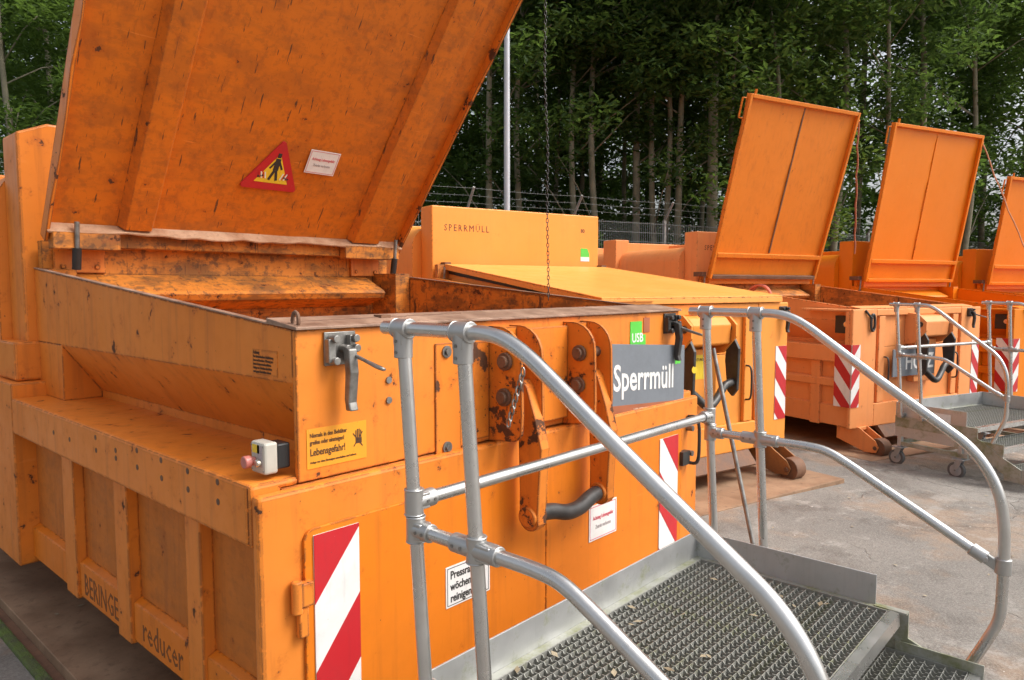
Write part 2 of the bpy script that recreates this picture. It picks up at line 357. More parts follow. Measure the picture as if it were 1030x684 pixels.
def lock_handle(x, z, y, parent, mat):
    p = MB(); p.box(x-.055, x+.055, y-.008, y, z-.10, z)
    p.box(x-.055, x-.03, y-.03, y-.008, z-.09, z-.02); p.box(x+.02, x+.04, y-.03, y-.008, z-.09, z-.01)
    for dx, dz in ((-.035, -.02), (.035, -.02), (-.035, -.085), (.038, -.05), (.005, -.05)): p.cyl((x+dx, y-.008, z+dz), (x+dx, y-.045, z+dz), .012, 10)
    b = p.build('lock', mat, parent, bevel=.002, smooth=True)
    l = MB(); l.prism([(y-.03, z-.04), (y-.062, z-.05), (y-.07, z-.12), (y-.058, z-.21), (y-.066, z-.235), (y-.04, z-.235), (y-.034, z-.2), (y-.04, z-.12)], 'x', x-.008, x+.022)
    l.build('lever', mat, b, bevel=.004)
    h = MB(); pts = spline([(x+.015, y-.045, z-.065), (x+.02, y-.10, z-.082), (x+.022, y-.155, z-.098), (x+.032, y-.172, z-.104), (x+.042, y-.155, z-.104), (x+.038, y-.10, z-.09), (x+.03, y-.045, z-.075)], 4)
    h.tube(pts, .0055, 8); h.build('loop_handle', M['steel'], b, smooth=True)

def roller(x, y, parent, mat):
    p = MB()
    for s in (-.085, .07): p.prism([(y+.40, .285), (y+.13, .285), (y-.06, .175), (y-.10, .11), (y-.07, .05), (y+.06, .04), (y+.40, .13)], 'x', x+s, x+s+.015)
    p.box(x-.068, x+.068, y+.14, y+.38, .25, .283)
    b = p.build('roller_bracket', mat, parent, bevel=.004)
    w = MB(); w.cyl((x-.066, y-.06, .1), (x+.066, y-.06, .1), .098, 28); w.cyl((x-.095, y-.06, .1), (x+.095, y-.06, .1), .022, 12)
    w.build('roller_wheel', M['rust'], b, bevel=.006, smooth=True)

def gas_strut(x, y, z0, z1, parent):
    s = MB(); s.cyl((x, y, z0), (x, y-.02, z1*.45+z0*.55), .021, 12, M['black']); s.cyl((x, y-.02, z1*.45+z0*.55), (x, y-.035, z1), .012, 10, M['steel'])
    s.build('gas_strut', None, parent, smooth=True)

def lid(parent, ang, length, mat, style, width=2.2, hy=2.25, hz=1.98, lipmat=None):
    """lid[u, v, w]: u across, v away from the hinge, w outwards (away from the hopper)"""
    a = rad(ang); dv = Vector((0, -math.cos(a), math.sin(a))); dw = Vector((0, math.sin(a), math.cos(a)))
    def P(u, v, w):
        k = a-(rad(3.6)*u/2.2 if style else 0); return Vector((u*(1+.016*v if style else 1), hy, hz))+Vector((0, -math.cos(k), math.sin(k)))*v+Vector((0, math.sin(k), math.cos(k)))*w
    def bx(mb, u0, u1, v0, v1, w0, w1, m=None):
        mb.add([P(u, v_, w) for u in (u0, u1) for v_ in (v0, v1) for w in (w0, w1)], [(0, 1, 3, 2), (4, 6, 7, 5), (0, 4, 5, 1), (2, 3, 7, 6), (0, 2, 6, 4), (1, 5, 7, 3)], m)
    s = MB(); nu, nv = 10, 10                                   # skin, slightly dished so that it is not optically flat
    def dish(i, j): return (.006 if style else .011)*math.sin(i*1.9+j*.8)*math.sin(j*1.3+1)
    g = [P(width*i/nu, length*j/nv, dish(i, j)) for i in range(nu+1) for j in range(nv+1)]; g2 = [p+dw*.012 for p in g]
    idx = lambda i, j: i*(nv+1)+j; N = len(g); fs = []
    for i in range(nu):
        for j in range(nv):
            q = (idx(i, j), idx(i+1, j), idx(i+1, j+1), idx(i, j+1)); fs += [q, tuple(N+k for k in q[::-1])]
    ring = [idx(i, 0) for i in range(nu)]+[idx(nu, j) for j in range(nv)]+[idx(i, nv) for i in range(nu, 0, -1)]+[idx(0, j) for j in range(nv, 0, -1)]
    fs += [(ring[k], N+ring[k], N+ring[(k+1) % len(ring)], ring[(k+1) % len(ring)]) for k in range(len(ring))]
    s.add(g+g2, fs); L = s.build('lid', mat, parent, smooth=True)
    return L, P, bx

def compactor(name, label, T, group, body, inner, lidmat, style, lidopt, marks):
    R = thing(name, label, 'waste compactor', (T[0], T[1], T[3]), T[2], group)
    first = style == 'A'; HOP = HOPC if style == 'C' else globals()['HOP']; zb_ = .33 if first else .27
    if len(T) > 4: R.scale = (T[4], 1, 1)
    # ---- hopper
    h = MB()
    def wall(x0, x1): h.prism([(0.02, 1.42), (2.5, 1.42), (2.5, HOP(2.5)), (0.02, HOP(.02))], 'x', x0, x1, body)
    wall(0, .012); wall(2.188, 2.2)
    h.box(0, 2.2, 0, .02, 1.13, HOP(0)+.001, body)
    for x0, x1, xi in ((0, .012, .17), (2.188, 2.2, 2.03)):
        d = 1 if x0 < 1 else -1
        xa = 0 if d > 0 else 2.2
        h.prism([(xa+d*.0005, 1.421), (xa+d*.012, 1.43), (xi+d*.01, 1.19), (xi+d*.01, 1.12), (xi, 1.12), (xi, 1.186)], 'y', .02, 2.07, body)
        h.box(min(xa, xi+d*.011), max(xa, xi+d*.011), 2.07, 2.5, 1.15, 1.4195, body)
    hb = h.build('hopper', body, R, bevel=.003)
    i_ = MB()
    i_.box(.013, 2.187, 2.36, 2.42, 1.42, 1.93); i_.box(.19, 2.01, 2.36, 2.42, 1.14, 1.419)                                              # back wall of the throat
    i_.prism([(2.36, 1.765), (2.16, 1.675), (2.14, 1.655), (2.16, 1.62), (2.36, 1.56)], 'x', .1, 2.0)   # bulging ram guide
    i_.box(.19, 2.01, .4, 2.36, 1.14, 1.16)
    for xa, xb in ((.0125, .0165), (2.1835, 2.1875)): i_.prism([(.03, 1.432), (2.36, 1.432), (2.36, HOP(2.36)-.006), (.03, HOP(.03)-.006)], 'x', xa, xb)
    i_.prism([(.03, 1.5), (.42, 1.2), (.42, 1.16), (.03, 1.16)], 'x', .19, 2.01)
    for x in (.07, 2.13): i_.box(x-.075 if x > 1 else x-.05, x+.05 if x > 1 else x+.08, 2.1 if x > 1 else 2.3, 2.36, 1.3, HOP(2.2)+.02)
    i_.build('throat', inner, R, bevel=.006)
    rm = MB(); yb = .15 if first else .10
    rm.prism([(-.014, HOP(0)+.002), (yb, HOP(yb)+.002), (yb, HOP(yb)+.020), (-.014, HOP(0)+.011)], 'x', -.006, 2.206)
    for x in (0, 2.188): rm.prism([(yb, HOP(yb)+.001), (2.44, HOP(2.44)+.001), (2.44, HOP(2.44)+.007), (yb, HOP(yb)+.007)], 'x', x-.006, x+.020)
    rm.build('rim', M['rim'] if first else body, R, bevel=.002)
    # ---- head wall, collar, lower pillars
    p = MB(); zt = 2.53 if first else 2.53
    p.prism([(-.05, 1.2), (2.25, 1.2), (2.25, zt), (.09, zt), (-.05, zt-.06)] if first else [(0, 1.2), (2.2, 1.2), (2.2, zt), (0, zt)], 'y', 2.45, 2.70)
    p.build('head_wall', body, R, bevel=.012)
    for x0, x1 in ((-.11, .10), (2.10, 2.31)): cl = MB(); cl.box(x0, x1, 2.425, 2.78, 1.222, 1.42); cl.build('collar', body, R, bevel=.012)
    for x0, x1 in ((-.15, .06), (2.14, 2.35)): pl = MB(); pl.box(x0, x1, 2.35, 2.78, .30, 1.22); pl.build('lower_pillar', body, R, bevel=.008)
    # ---- lower box
    lowm = M['c1_low'] if first else body; b = MB(); b.box(-.055, 2.255, -.0, 2.6, zb_+.02, 1.125, lowm)
    b.build('lower_body', lowm, R, bevel=.004)
    for sx in (1, 0):
        q = [(-.15, .974), (-.0555, .974), (-.0555, 1.1262), (.178, 1.1262), (.178, 1.150), (-.15, 1.150)]
        if sx: q = [(2.2-x, z) for x, z in q]
        mr = MB(); mr.prism(q, 'y', .0205, 2.348, body); mr.prism(q[:3]+[(q[3][0]*0+(0 if not sx else 2.2), 1.1262), (0 if not sx else 2.2, 1.15), q[5]], 'y', .0, .0204, body)
        bo = mr.build('side_beam', body, R, bevel=.012)
    if style in 'A':
        ho = MB()
        for y, zz in ((1.703, 1.069), (1.496, 1.068), (1.19, 1.12), (1.188, 1.07), (.985, 1.101), (.985, 1.072), (.786, 1.132), (.787, 1.072), (.585, 1.13), (.585, 1.07), (.388, 1.128), (.388, 1.07), (.19, 1.13), (.19, 1.071)):
            ho.tube([(-.1512, y, zz), (-.1475, y, zz)], .010, 12)
        ho.build('bolt_hole', M['rust'], bo)
    else:
        for x0, x1 in ((-.105, -.0545), (2.305, 2.2545)): mm = MB(); mm.prism([(x0, .70), (x1, .70), (x1, .80), (x0*.8+x1*.2, .79), (x0, .77)], 'y', .10, 2.3); mm.build('middle_rail', body, R, bevel=.006)
    for sx in (0, 1):
        for y0, y1 in (((1.655, 1.80), (1.05, 1.18), (.435, .545)) if first else ((1.70, 1.84), (1.0, 1.14), (.38, .50))):
            r = MB(); x0, x1 = ((-.10, -.0535) if sx == 0 else (2.2535, 2.30)); r.box(x0, x1, y0, y1, zb_-.008, .9735); r.build('side_rib', body, R, bevel=.005)
    for sx in (0, 1):
        r = MB(); q = [(-.0535, zb_+.005), (-.088, zb_+.005), (-.088, .488), (-.0535, .505)]
        if sx: q = [(2.2-x, z) for x, z in q]
        ys = [.0, .435, .545, 1.05, 1.18, 1.655, 1.80, 2.35] if first else [.0, .38, .50, 1.0, 1.14, 1.70, 1.84, 2.35]
        for a_, b_ in zip(ys[::2], ys[1::2]): r.prism(q, 'y', a_+.001, b_-.001)
        ob = r.build('bottom_rail', M['c1_door'] if first else body, R, bevel=.006)
        if sx == 0 and first:
            text('BERINGE', .135, M['cut'], ob, (-.0885, 1.60, .360), (0, -1, 0), (0, 0, 1), wscale=.74, name='cut_lettering')
            text('reducer', .135, M['cut'], ob, (-.0885, .97, .365), (0, -1, 0), (0, 0, 1), wscale=.82, name='cut_lettering')
    # ---- front
    if first: front_a(R, body)
    else: front_b(R, body, style, marks)
    for x in ((.06, 2.16) if not first else (.3, 1.9)): roller(x, -.20 if not first else .3, R, body if style == 'C' else M['rustpale'])
    # ---- tank behind
    tk = MB(); n = 7; pts = []
    X0, X1, Z1, rr = -.10, 2.30, 2.33, .22
    pts = [(X0, .34)]+[(X0+rr-rr*math.cos(a), Z1-rr+rr*math.sin(a)) for a in [math.pi/2*k/n for k in range(n+1)]]+[(X1-rr+rr*math.sin(a), Z1-rr+rr*math.cos(a)) for a in [math.pi/2*k/n for k in range(n+1)]]+[(X1, .34)]
    tk.prism(pts, 'y', 2.70, 6.1); tk.build('tank', body, R, smooth=True)
    for y in (4.05, 5.55):
        tr = MB()
        for x0, x1 in ((-.17, .10), (2.10, 2.37)): tr.box(x0, x1, y, y+.32, .32, 2.5)
        tr.box(.10, 2.10, y+.05, y+.27, 2.24, 2.46); tr.build('tank_frame', body, R, bevel=.012)
    tr = MB()
    tr.box(1.0, 1.2, 2.70, 6.0, 2.30, 2.44); tr.build('top_rail', body, R, bevel=.012)
    # ---- lid
    if lidopt[0] == 'closed': closed_lid(R, lidmat)
    else: open_lid(R, lidmat, first, *lidopt[1:])
    return R

def front_a(R, body):
    f = MB(); f.box(-.15, 2.35, -.04, -.0005, .33, 1.126); f.build('front_frame', body, R, bevel=.012)
    for x0, x1 in ((-.018, 1.068), (1.072, 2.16)):
        n = 5; r = .035
        if x0 < 0: pl = [(x0, .36), (x1, .36), (x1, 1.005)]+[(x0+r-r*math.sin(a), 1.005-r+r*math.cos(a)) for a in [math.pi/2*k/n for k in range(n+1)]]
        else: pl = [(x0, .36), (x1, .36)]+[(x1-r+r*math.cos(a), 1.005-r+r*math.sin(a)) for a in [math.pi/2*k/n for k in range(n+1)]]+[(x0, 1.005)]
        d = MB(); d.prism(pl, 'y', -.052, -.0395); d.build('service_door', M['c1_door'], R, bevel=.002)
    hg = MB(); hg.box(-.055, .0, -.072, -.041, .79, .86); hg.box(-.045, -.015, -.066, -.041, .70, .789); hg.cyl((-.05, -.06, .775), (-.05, -.06, .87), .016, 12)
    hg.build('door_hinge', body, R, bevel=.004, smooth=True)
    hg = MB(); hg.box(2.14, 2.21, -.072, -.041, .79, .86); hg.tube(spline([(2.235, -.045, 1.03), (2.235, -.10, 1.02), (2.235, -.11, .9), (2.235, -.10, .80), (2.235, -.045, .79)], 5), .009, 8, M['darksteel'])
    hg.cyl((2.235, -.04, .97), (2.235, -.075, .97), .015, 10, M['steel']); hg.cyl((2.235, -.04, .84), (2.235, -.075, .84), .015, 10, M['steel']); hg.mats[0:0] = []
    hg.build('door_grip', M['darksteel'], R, smooth=True)
    stripes(.010, .167, .40, .985, -.0525, R, right=True, step=.205)
    stripes(1.94, 2.115, .40, .957, -.0525, R, right=False, step=.19)
    lock_handle(.145, 1.565, -.001, R, M['steel']); lock_handle(2.10, 1.565, -.001, R, M['darksteel'])
    # bolted strip
    s = MB(); s.box(.528, .648, -.006, -.0005, 1.10, 1.505); st = s.build('bolted_strip', M['c1_chip'], R, bevel=.002)
    for z in (1.475, 1.14):
        q = MB(); q.cyl((.578, -.006, z), (.578, -.012, z), .021, 18); q.cyl((.578, -.012, z), (.578, -.020, z), .012, 6); q.build('bolt', M['steel'], st)
    s = MB(); s.box(.70, .79, -.008, -.0005, 1.145, 1.50); s.build('chipped_patch_plate', M['c1_peel'], R, bevel=.002)
    for z in (1.45, 1.385):
        q = MB(); q.cyl((.33, -.0005, z-.05), (.33, -.006, z-.05), .011, 12); q.build('screw', M['steel'], R)
    # hook frame: two pairs of cheeks with the lifting arms between them
    for xa, xb in ((.80, .915), (1.245, 1.36)):
        for x in (xa, xb):
            pl = [(-.0008, 1.555), (-.05, 1.555)]+[(-.05-.11*math.sin(a), 1.445+.11*math.cos(a)) for a in [math.pi/2*k/6 for k in range(1, 7)]]+[(-.165, 1.24)]+[(-.115-.05*math.cos(a), 1.19-.05*math.sin(a)) for a in [math.pi/2*k/4 for k in range(1, 5)]]+[(-.0008, 1.13)]
            c = MB(); c.prism(pl, 'x', x-.007, x+.007); c.build('hook_cheek', M['c1_peel'] if xa < 1 and x == xa else M['c1_chip'], R, bevel=.002)
        b = MB(); b.box(xa+.008, xb-.008, -.04, -.0008, 1.14, 1.55); b.build('cheek_web', M['c1_chip'], R)
        for z, y in ((1.43, -.09), (1.30, -.085)):
            q = MB(); q.cyl((xa-.035, y, z), (xb+.012, y, z), .022, 14); q.cyl((xa-.022, y, z), (xa-.008, y, z), .033, 14); q.build('hinge_pin', M['rust'], R, bevel=.002, smooth=True)
        xm = (xa+xb)/2+.03
        pl = [(-.10, 1.36), (-.125, 1.33), (-.165, 1.22), (-.195, 1.11), (-.185, .98), (-.178, .86)]+[(-.135-.05*math.cos(a), .845-.05*math.sin(a)) for a in [math.pi*k/8 for k in range(1, 8)]]+[(-.09, .95), (-.085, 1.10), (-.08, 1.28)]
        c = MB(); c.prism(pl, 'x', xm-.022, xm+.028); c.build('lifting_arm', M['c1_chip'], R, bevel=.004)
        q = MB(); q.cyl((xm-.036, -.135, .85), (xm+.04, -.135, .85), .040, 18); q.build('bar_boss', M['c1_chip'], R, bevel=.005, smooth=True)
    g = MB(); g.tube(spline([(.92, -.135, .85), (1.0, -.14, .842), (1.08, -.15, .822), (1.16, -.15, .822), (1.25, -.14, .842), (1.32, -.135, .85)], 5), .031, 14); g.build('lifting_bar', M['darksteel'], R, smooth=True)
    w = MB(); w.box(.925, 1.235, -.03, -.0008, 1.16, 1.54); w.build('centre_plate', M['c1_chip'], R, bevel=.004)
    ch = MB()
    for k in range(9):
        cx, cz = .775-.006*k, 1.40-.022*k; a = k % 2
        pts = [Vector((cx+(.008*math.cos(u) if a else 0), -.185+(0 if a else .008*math.cos(u))+.003*k, cz+.017*math.sin(u))) for u in [2*math.pi*j/10 for j in range(10)]]
        ch.tube(pts, .0035, 6, closed=True)
    ch.build('safety_chain', M['steel'], R, smooth=True)
    # sign board
    x0, x1 = 1.535, 2.212; dz = -.045; y0, y1 = -.030, -.018
    zz = lambda x: dz*(x-x0)/(x1-x0)
    for xx in (1.6, 2.15):
        q = MB(); q.box(xx-.012, xx+.012, -.0185, -.0008, 1.16, 1.38); q.build('sign_bracket', body, R)
    sg = MB(); sg.prism([(x0, 1.112), (x1, 1.112+dz), (x1, 1.445+dz), (x0, 1.445)], 'y', y0, y1); sb = sg.build('sign_board', M['sign'], R, bevel=.001)
    q = MB(); q.prism([(x0+.002, 1.114), (x1-.002, 1.114+dz), (x1-.002, 1.165+dz), (x0+.002, 1.165)], 'y', y0-.0012, y0+.001); q.build('colour_band', M['signband'], sb)
    ux = (x1-x0, 0, dz)
    text('Sperrmüll', .168, M['white'], sb, (x0+.03, y0-.0012, 1.232), ux, (0, 0, 1), wscale=.82, upright=True)
    text('USB SERVICE', .024, M['beige'], sb, (x0+.20, y0-.0018, 1.117), ux, (0, 0, 1))
    q = MB(); q.box(2.115, 2.170, y0-.0012, y0+.001, 1.31, 1.385); g = q.build('sticker', M['green'], sb)
    q = MB(); q.prism([(1.745, 1.40), (1.88, 1.40), (1.88, 1.47), (1.845, 1.47), (1.845, 1.535), (1.745, 1.535)], 'y', -.0030, -.0004); st = q.build('sticker', M['green'], R)
    text('USB', .06, M['white'], st, (1.757, -.0034, 1.438), (1, 0, 0), (0, 0, 1), wscale=.95)
    q = MB(); q.box(1.862, 1.915, -.0030, -.0004, 1.48, 1.55); q.build('sticker', M['signband'], R)
    # danger sticker
    q = MB(); q.box(.028, .240, -.0018, -.0004, 1.165, 1.283); st = q.build('danger_sticker', M['amber'], R)
    y = -.0022
    text('Niemals in den Behälter', .0185, M['browntext'], st, (.038, y, 1.257), (1, 0, 0), (0, 0, 1), wscale=.72)
    text('greifen oder einsteigen!', .0185, M['browntext'], st, (.038, y, 1.236), (1, 0, 0), (0, 0, 1), wscale=.68)
    text('Lebensgefahr!', .030, M['browntext'], st, (.038, y, 1.203), (1, 0, 0), (0, 0, 1), wscale=.74)
    text('Anlage vor dem Einsteigen ausschalten und sichern', .0090, M['browntext'], st, (.038, y, 1.180), (1, 0, 0), (0, 0, 1), wscale=.88)
    q = MB()
    for a, b in (((.192, 1.207), (.225, 1.250)), ((.225, 1.205), (.190, 1.248))):
        d = Vector((b[0]-a[0], 0, b[1]-a[1])).normalized(); c_ = ((a[0]+b[0])/2, y, (a[1]+b[1])/2)
        q.obox(c_, d, (0, 1, 0), d.cross(Vector((0, 1, 0))), math.hypot(b[0]-a[0], b[1]-a[1])/2, .0006, .0016)
    for k in range(4): q.box(.199+.006*k, .2025+.006*k, y-.0004, y+.0004, 1.232, 1.262-abs(k-1.5)*.004)
    q.box(.199, .222, y-.0003, y+.0003, 1.215, 1.232); q.build('pictogram', M['browntext'], st)
    # white notices
    q = MB(); q.box(.525, .742, -.0545, -.0515, .590, .735); st = q.build('notice', M['white'], R)
    q = MB(); yy = -.0550
    for a in ((.531, .736, .727, .7295), (.531, .736, .5955, .598), (.531, .5335, .598, .727), (.7335, .736, .598, .727)): q.box(a[0], a[1], yy, yy+.001, a[2], a[3])
    q.build('border', M['blacktext'], st)
    for k, s in enumerate(('Pressraum', 'wöchentlich', 'reinigen')): text(s, .040, M['blacktext'], st, (.545, yy-.0004, .690-.041*k), (1, 0, 0), (0, 0, 1), 'LEFT', .80)
    notice(R, (1.358, -.0545, .60), (1, 0, 0), (0, 0, 1), .208, .155)
    # side stickers
    q = MB(); q.box(-.0016, -.0002, .10, .245, 1.430, 1.508); st = q.build('sticker', M['c1'], R)
    for k in range(6):
        text(('Achtung', 'Vor Inbetriebnahme die Anleitung', 'lesen und beachten. Wartung nur', 'durch Fachpersonal ausführen.', 'Anlage vor Arbeiten abschalten', 'und gegen Einschalten sichern')[k], .0115 if k else .015, M['browntext'], st, (-.002, .240, 1.494-.0115*k), (0, -1, 0), (0, 0, 1), wscale=.75)
    # control box on the ledge
    cb = MB(); cb.box(-.055, -.005, -.0+.03, .105, 1.175, 1.262); k = cb.build('control_box', M['black'], R, bevel=.006)
    c2 = MB(); n = 6
    c2.prism([(.022, 1.166), (.112, 1.166), (.112, 1.272), (.022, 1.272)]+[], 'x', -.105, -.0555); c2.build('box_cover', M['ivory'], k, bevel=.007)
    c2 = MB(); c2.box(-.1065, -.1048, .052, .098, 1.235, 1.262, M['yellow']); c2.box(-.1065, -.1048, .035, .066, 1.19, 1.262, M['greytext']); c2.build('face_label', None, k)
    c2 = MB(); c2.cyl((-.105, .085, 1.207), (-.122, .085, 1.207), .015, 14); c2.cyl((-.122, .085, 1.207), (-.146, .085, 1.207), .021, 20); c2.build('stop_button', M['pink'], k, bevel=.003, smooth=True)
    c2 = MB(); c2.cyl((-.105, .05, 1.205), (-.122, .05, 1.205), .013, 16); c2.build('start_button', M['chrome'], k, bevel=.003, smooth=True)
    for y_, z_ in ((.03, 1.26), (.105, 1.26), (.03, 1.178), (.105, 1.178)):
        c2 = MB(); c2.cyl((-.105, y_, z_), (-.1062, y_, z_), .003, 8); c2.build('screw', M['steel'], k)
    for o_ in [k]+list(k.children):
        for vv_ in o_.data.vertices: vv_.co = (vv_.co.x*.86-.002, .03+(vv_.co.y-.03)*.86, 1.168+(vv_.co.z-1.168)*.86)
    # ring and rod on the rim plate
    q = MB(); q.tube([Vector((.02, .03+.016*math.cos(u), 1.600+.026*math.sin(u))) for u in [2*math.pi*j/12 for j in range(12)]], .006, 7, closed=True)
    q.cyl((.03, .07, 1.592), (.75, .10, 1.597), .005, 8); q.box(.36, .40, .07, .11, 1.589, 1.606); q.build('lid_catch_rod', M['rust'], R, smooth=True)

def notice(R, org, ux, uy, w, h, dn=None):
    ux, uy = Vector(ux).normalized(), Vector(uy).normalized(); n = ux.cross(uy); o = Vector(org)
    def pl(mb, a, b, c, d, t0, t1): mb.obox(o+ux*(a+b)/2+uy*(c+d)/2+n*(t0+t1)/2, ux, uy, n, (b-a)/2, (d-c)/2, (t1-t0)/2)
    q = MB(); pl(q, 0, w, 0, h, -.002, .001); st = q.build('notice', M['white'], R)
    q = MB(); m = .006
    for a in ((m, w-m, h-m-.003, h-m), (m, w-m, m, m+.003), (m, m+.003, m, h-m), (w-m-.003, w-m, m, h-m)): pl(q, *a, .0008, .0016)
    q.build('border', M['redtext'], st)
    text('Achtung Lebensgefahr', .024, M['redtext'], st, o+ux*w*.5+uy*h*.58+n*.0016, ux, uy, 'CENTER', .72)
    text('Zutritt verboten', .024, M['greytext'], st, o+ux*w*.5+uy*h*.32+n*.0016, ux, uy, 'CENTER', .72)

def front_b(R, body, style, marks):
    p = MB(); ft = 1.545 if style == 'C' else 1.566
    for x0, x1 in ((-.15, .27), (1.93, 2.35)): p.box(x0, x1, -.04, -.001, .27, ft)
    p.box(.27, 1.93, -.038, -.001, 1.47, ft-.002); p.box(.27, 1.93, -.038, -.001, .27, .52)
    fr = p.build('front_frame', body, R, bevel=.01)
    for x0, x1 in ((-.15, .0), (2.2, 2.35)):
        q = MB(); q.box(x0, x1, -.0008, .05 if style == 'C' else .16, 1.1505, ft-.0255)
        if style == 'C': q.box(x0, x1, -.0008, .62, ft-.025, ft-.0018)
        else: q.box(x0, x1, -.0008, .16, ft-.025, ft-.0018)
        q.build('corner_box', body, R, bevel=.006)
        if style != 'B' and x0 < 0:
            q = MB(); q.box(-.03, -.001, .04, .26, 1.28, 1.47, M['black']); q.cyl((-.03, .10, 1.38), (-.07, .10, 1.38), .032, 14, M['chrome']); q.build('socket_box', M['black'], R, bevel=.004)
    for x in (.38, 1.82):
        q = MB(); q.box(x-.055, x+.055, -.036, -.0015, .525, 1.465); q.build('front_post', body, R, bevel=.006)
    # hook: orange block, black side arms, bent bar
    q = MB(); q.prism([(-.0015, 1.47), (-.16, 1.46), (-.22, 1.40), (-.20, 1.24), (-.0015, 1.20)], 'x', .90, 1.36); q.build('hook_block', body, R, bevel=.012)
    for x in (.86, 1.385):
        q = MB(); q.prism([(-.002, 1.50), (-.16, 1.48), (-.25, 1.40), (-.25, 1.30), (-.12, 1.16), (-.002, 1.14)], 'x', x-.012, x+.012); q.build('hook_cheek', body, R, bevel=.003)
        q = MB(); q.cyl((x-.03, -.18, 1.37), (x+.03, -.18, 1.37), .03, 16); q.build('hinge_pin', M['darksteel'], R, smooth=True)
        a = MB(); a.prism([(-.14, 1.28), (-.20, 1.30), (-.26, 1.20), (-.25, .86), (-.20, .80), (-.15, .84), (-.12, 1.10)], 'x', x+.014, x+.044); a.build('lifting_arm', M['darksteel'], R, bevel=.006)
    q = MB(); q.tube(spline([(.90, -.20, .88), (.97, -.22, .82), (1.03, -.25, .76), (1.10, -.25, .76), (1.2, -.23, .82), (1.30, -.21, .90), (1.40, -.20, .92)], 5), .033, 12); q.build('lifting_bar', M['darksteel'], R, smooth=True)
    q = MB(); q.box(.92, 1.34, -.085, -.002, .72, 1.195); q.build('hook_back', body, R, bevel=.008)
    if style == 'B':
        q = MB(); q.box(1.03, 1.22, -.0865, -.0845, .95, 1.15); st = q.build('sticker', M['yellow'], R)
        text('ACHTUNG', .034, M['browntext'], st, (1.045, -.0869, 1.10), (1, 0, 0), (0, 0, 1), wscale=.8)
        q = MB(); q.cyl((.885, -.255, 1.06), (.885, -.2565, 1.06), .028, 16); q.build('yellow_dot', M['yellow'], R)
    else:
        q = MB(); q.box(.50, 1.30, -.098, -.0855, .80, 1.10); sb = q.build('sign_board', M['sign'], R)
        text(marks.get('front', ''), .24, M['white'], sb, (1.275, -.0985, .875), (1, 0, 0), (0, 0, 1), 'RIGHT', .85) if marks.get('front') else None
        q = MB(); q.tube([Vector((.17+.035*math.cos(u), -.06, 1.40+.09*math.sin(u))) for u in [2*math.pi*j/14 for j in range(14)]], .014, 8, closed=True)
        q.cyl((.05, -.05, 1.53), (.15, -.065, 1.44), .012, 8, M['steel']); q.mats = []; q.m = [0]*len(q.f); q.build('lid_latch', M['darksteel'], R, smooth=True)
    q = MB(); q.prism([(.02, .28), (-.035, .27), (-.13, .16), (-.12, .145), (-.02, .22), (.03, .26)], 'x', .36, 1.84); q.build('apron', M['rust'], R)
    for x, s in ((.42, -1), (1.78, 1)):
        q = MB(); q.tube(spline([(x, -.04, 1.02), (x, -.09, 1.0), (x, -.10, .86), (x, -.09, .74), (x, -.04, .72)], 4), .009, 8)
        q.build('grip', M['darksteel'], R, smooth=True)
    zt, zb = (1.17, .50)
    stripes(-.1495, -.01 if style == 'C' else .03, zb, zt, -.0405, R, right=True, step=.16)
    stripes(2.18, 2.335, zb, zt, -.0405, R, right=False, step=.16)
    stripes(-.036, .16, zb, zt, -.1515, R, right=True, axis='x', step=.16) if style != 'B' else None
    lock_handle(2.27 if style == 'B' else 2.1, 1.53, -.041, R, M['darksteel'])
    if marks.get('wall'):
        text(marks['wall'], .098, M['browntext'], R, (.14, 2.4494, 2.28), (1, 0, 0), (0, 0, 1), wscale=.86, name='stencil_lettering')
    if style == 'B':
        text('80', .06, M['browntext'], R, (1.93, 2.4494, 2.33), (1, 0, 0), (0, 0, 1))
        q = MB(); q.prism([(1.93, 2.03), (2.06, 2.03), (2.06, 2.09), (2.03, 2.15), (1.93, 2.15)], 'y', 2.4478, 2.4496); st = q.build('sticker', M['green'], R)
        q = MB(); q.box(1.93, 2.06, 2.4468, 2.4486, 2.0, 2.05); q.build('notice', M['white'], R)

def closed_lid(R, mat):
    z = lambda y: 1.622+.128*y
    L = MB(); y0, y1 = -.06, 2.36
    L.prism([(y0, z(y0)), (y1, z(y1)), (y1, z(y1)+.012), (y0, z(y0)+.012)], 'x', .10, 2.235)
    L.prism([(y0, z(y0)-.045), (y0+.012, z(y0)-.045), (y0+.012, z(y0)), (y0, z(y0))], 'x', .10, 2.235)
    l = L.build('lid', mat, R, bevel=.004)
    for x in (.10, 2.223):
        s = MB(); s.prism([(y0+.012, z(y0)-.045), (y1, z(y1)-.045), (y1, z(y1)), (y0+.012, z(y0))], 'x', x, x+.012); s.build('lid_skirt', mat, l)
    s = MB(); s.prism([(y0+.065, z(y0)-.06), (y1-.02, z(y1)-.085), (y1-.02, z(y1)-.047), (y0+.065, z(y0)-.04)], 'x', .13, 2.2, M['black']); s.build('lid_seal', M['black'], R)
    s = MB(); s.box(.08, .62, -.075, -.0605, z(y0)-.02, z(y0)-.004); s.build('lid_bar', mat, l)
    for x in (.10, 2.18): s = MB(); s.box(x, x+.07, 2.362, 2.449, 1.93, 1.955); s.build('lid_hinge', M['rust'], R)
    gas_strut(.065, 2.34, 1.66, 1.90, R)
    for x in (.145, 2.166): s = MB(); s.prism([(.01, 1.56), (2.36, HOP(2.36)-.03), (2.36, z(2.36)-.09), (.01, z(0)-.065)], 'x', x, x+.014); s.build('hopper_riser', mat, R)

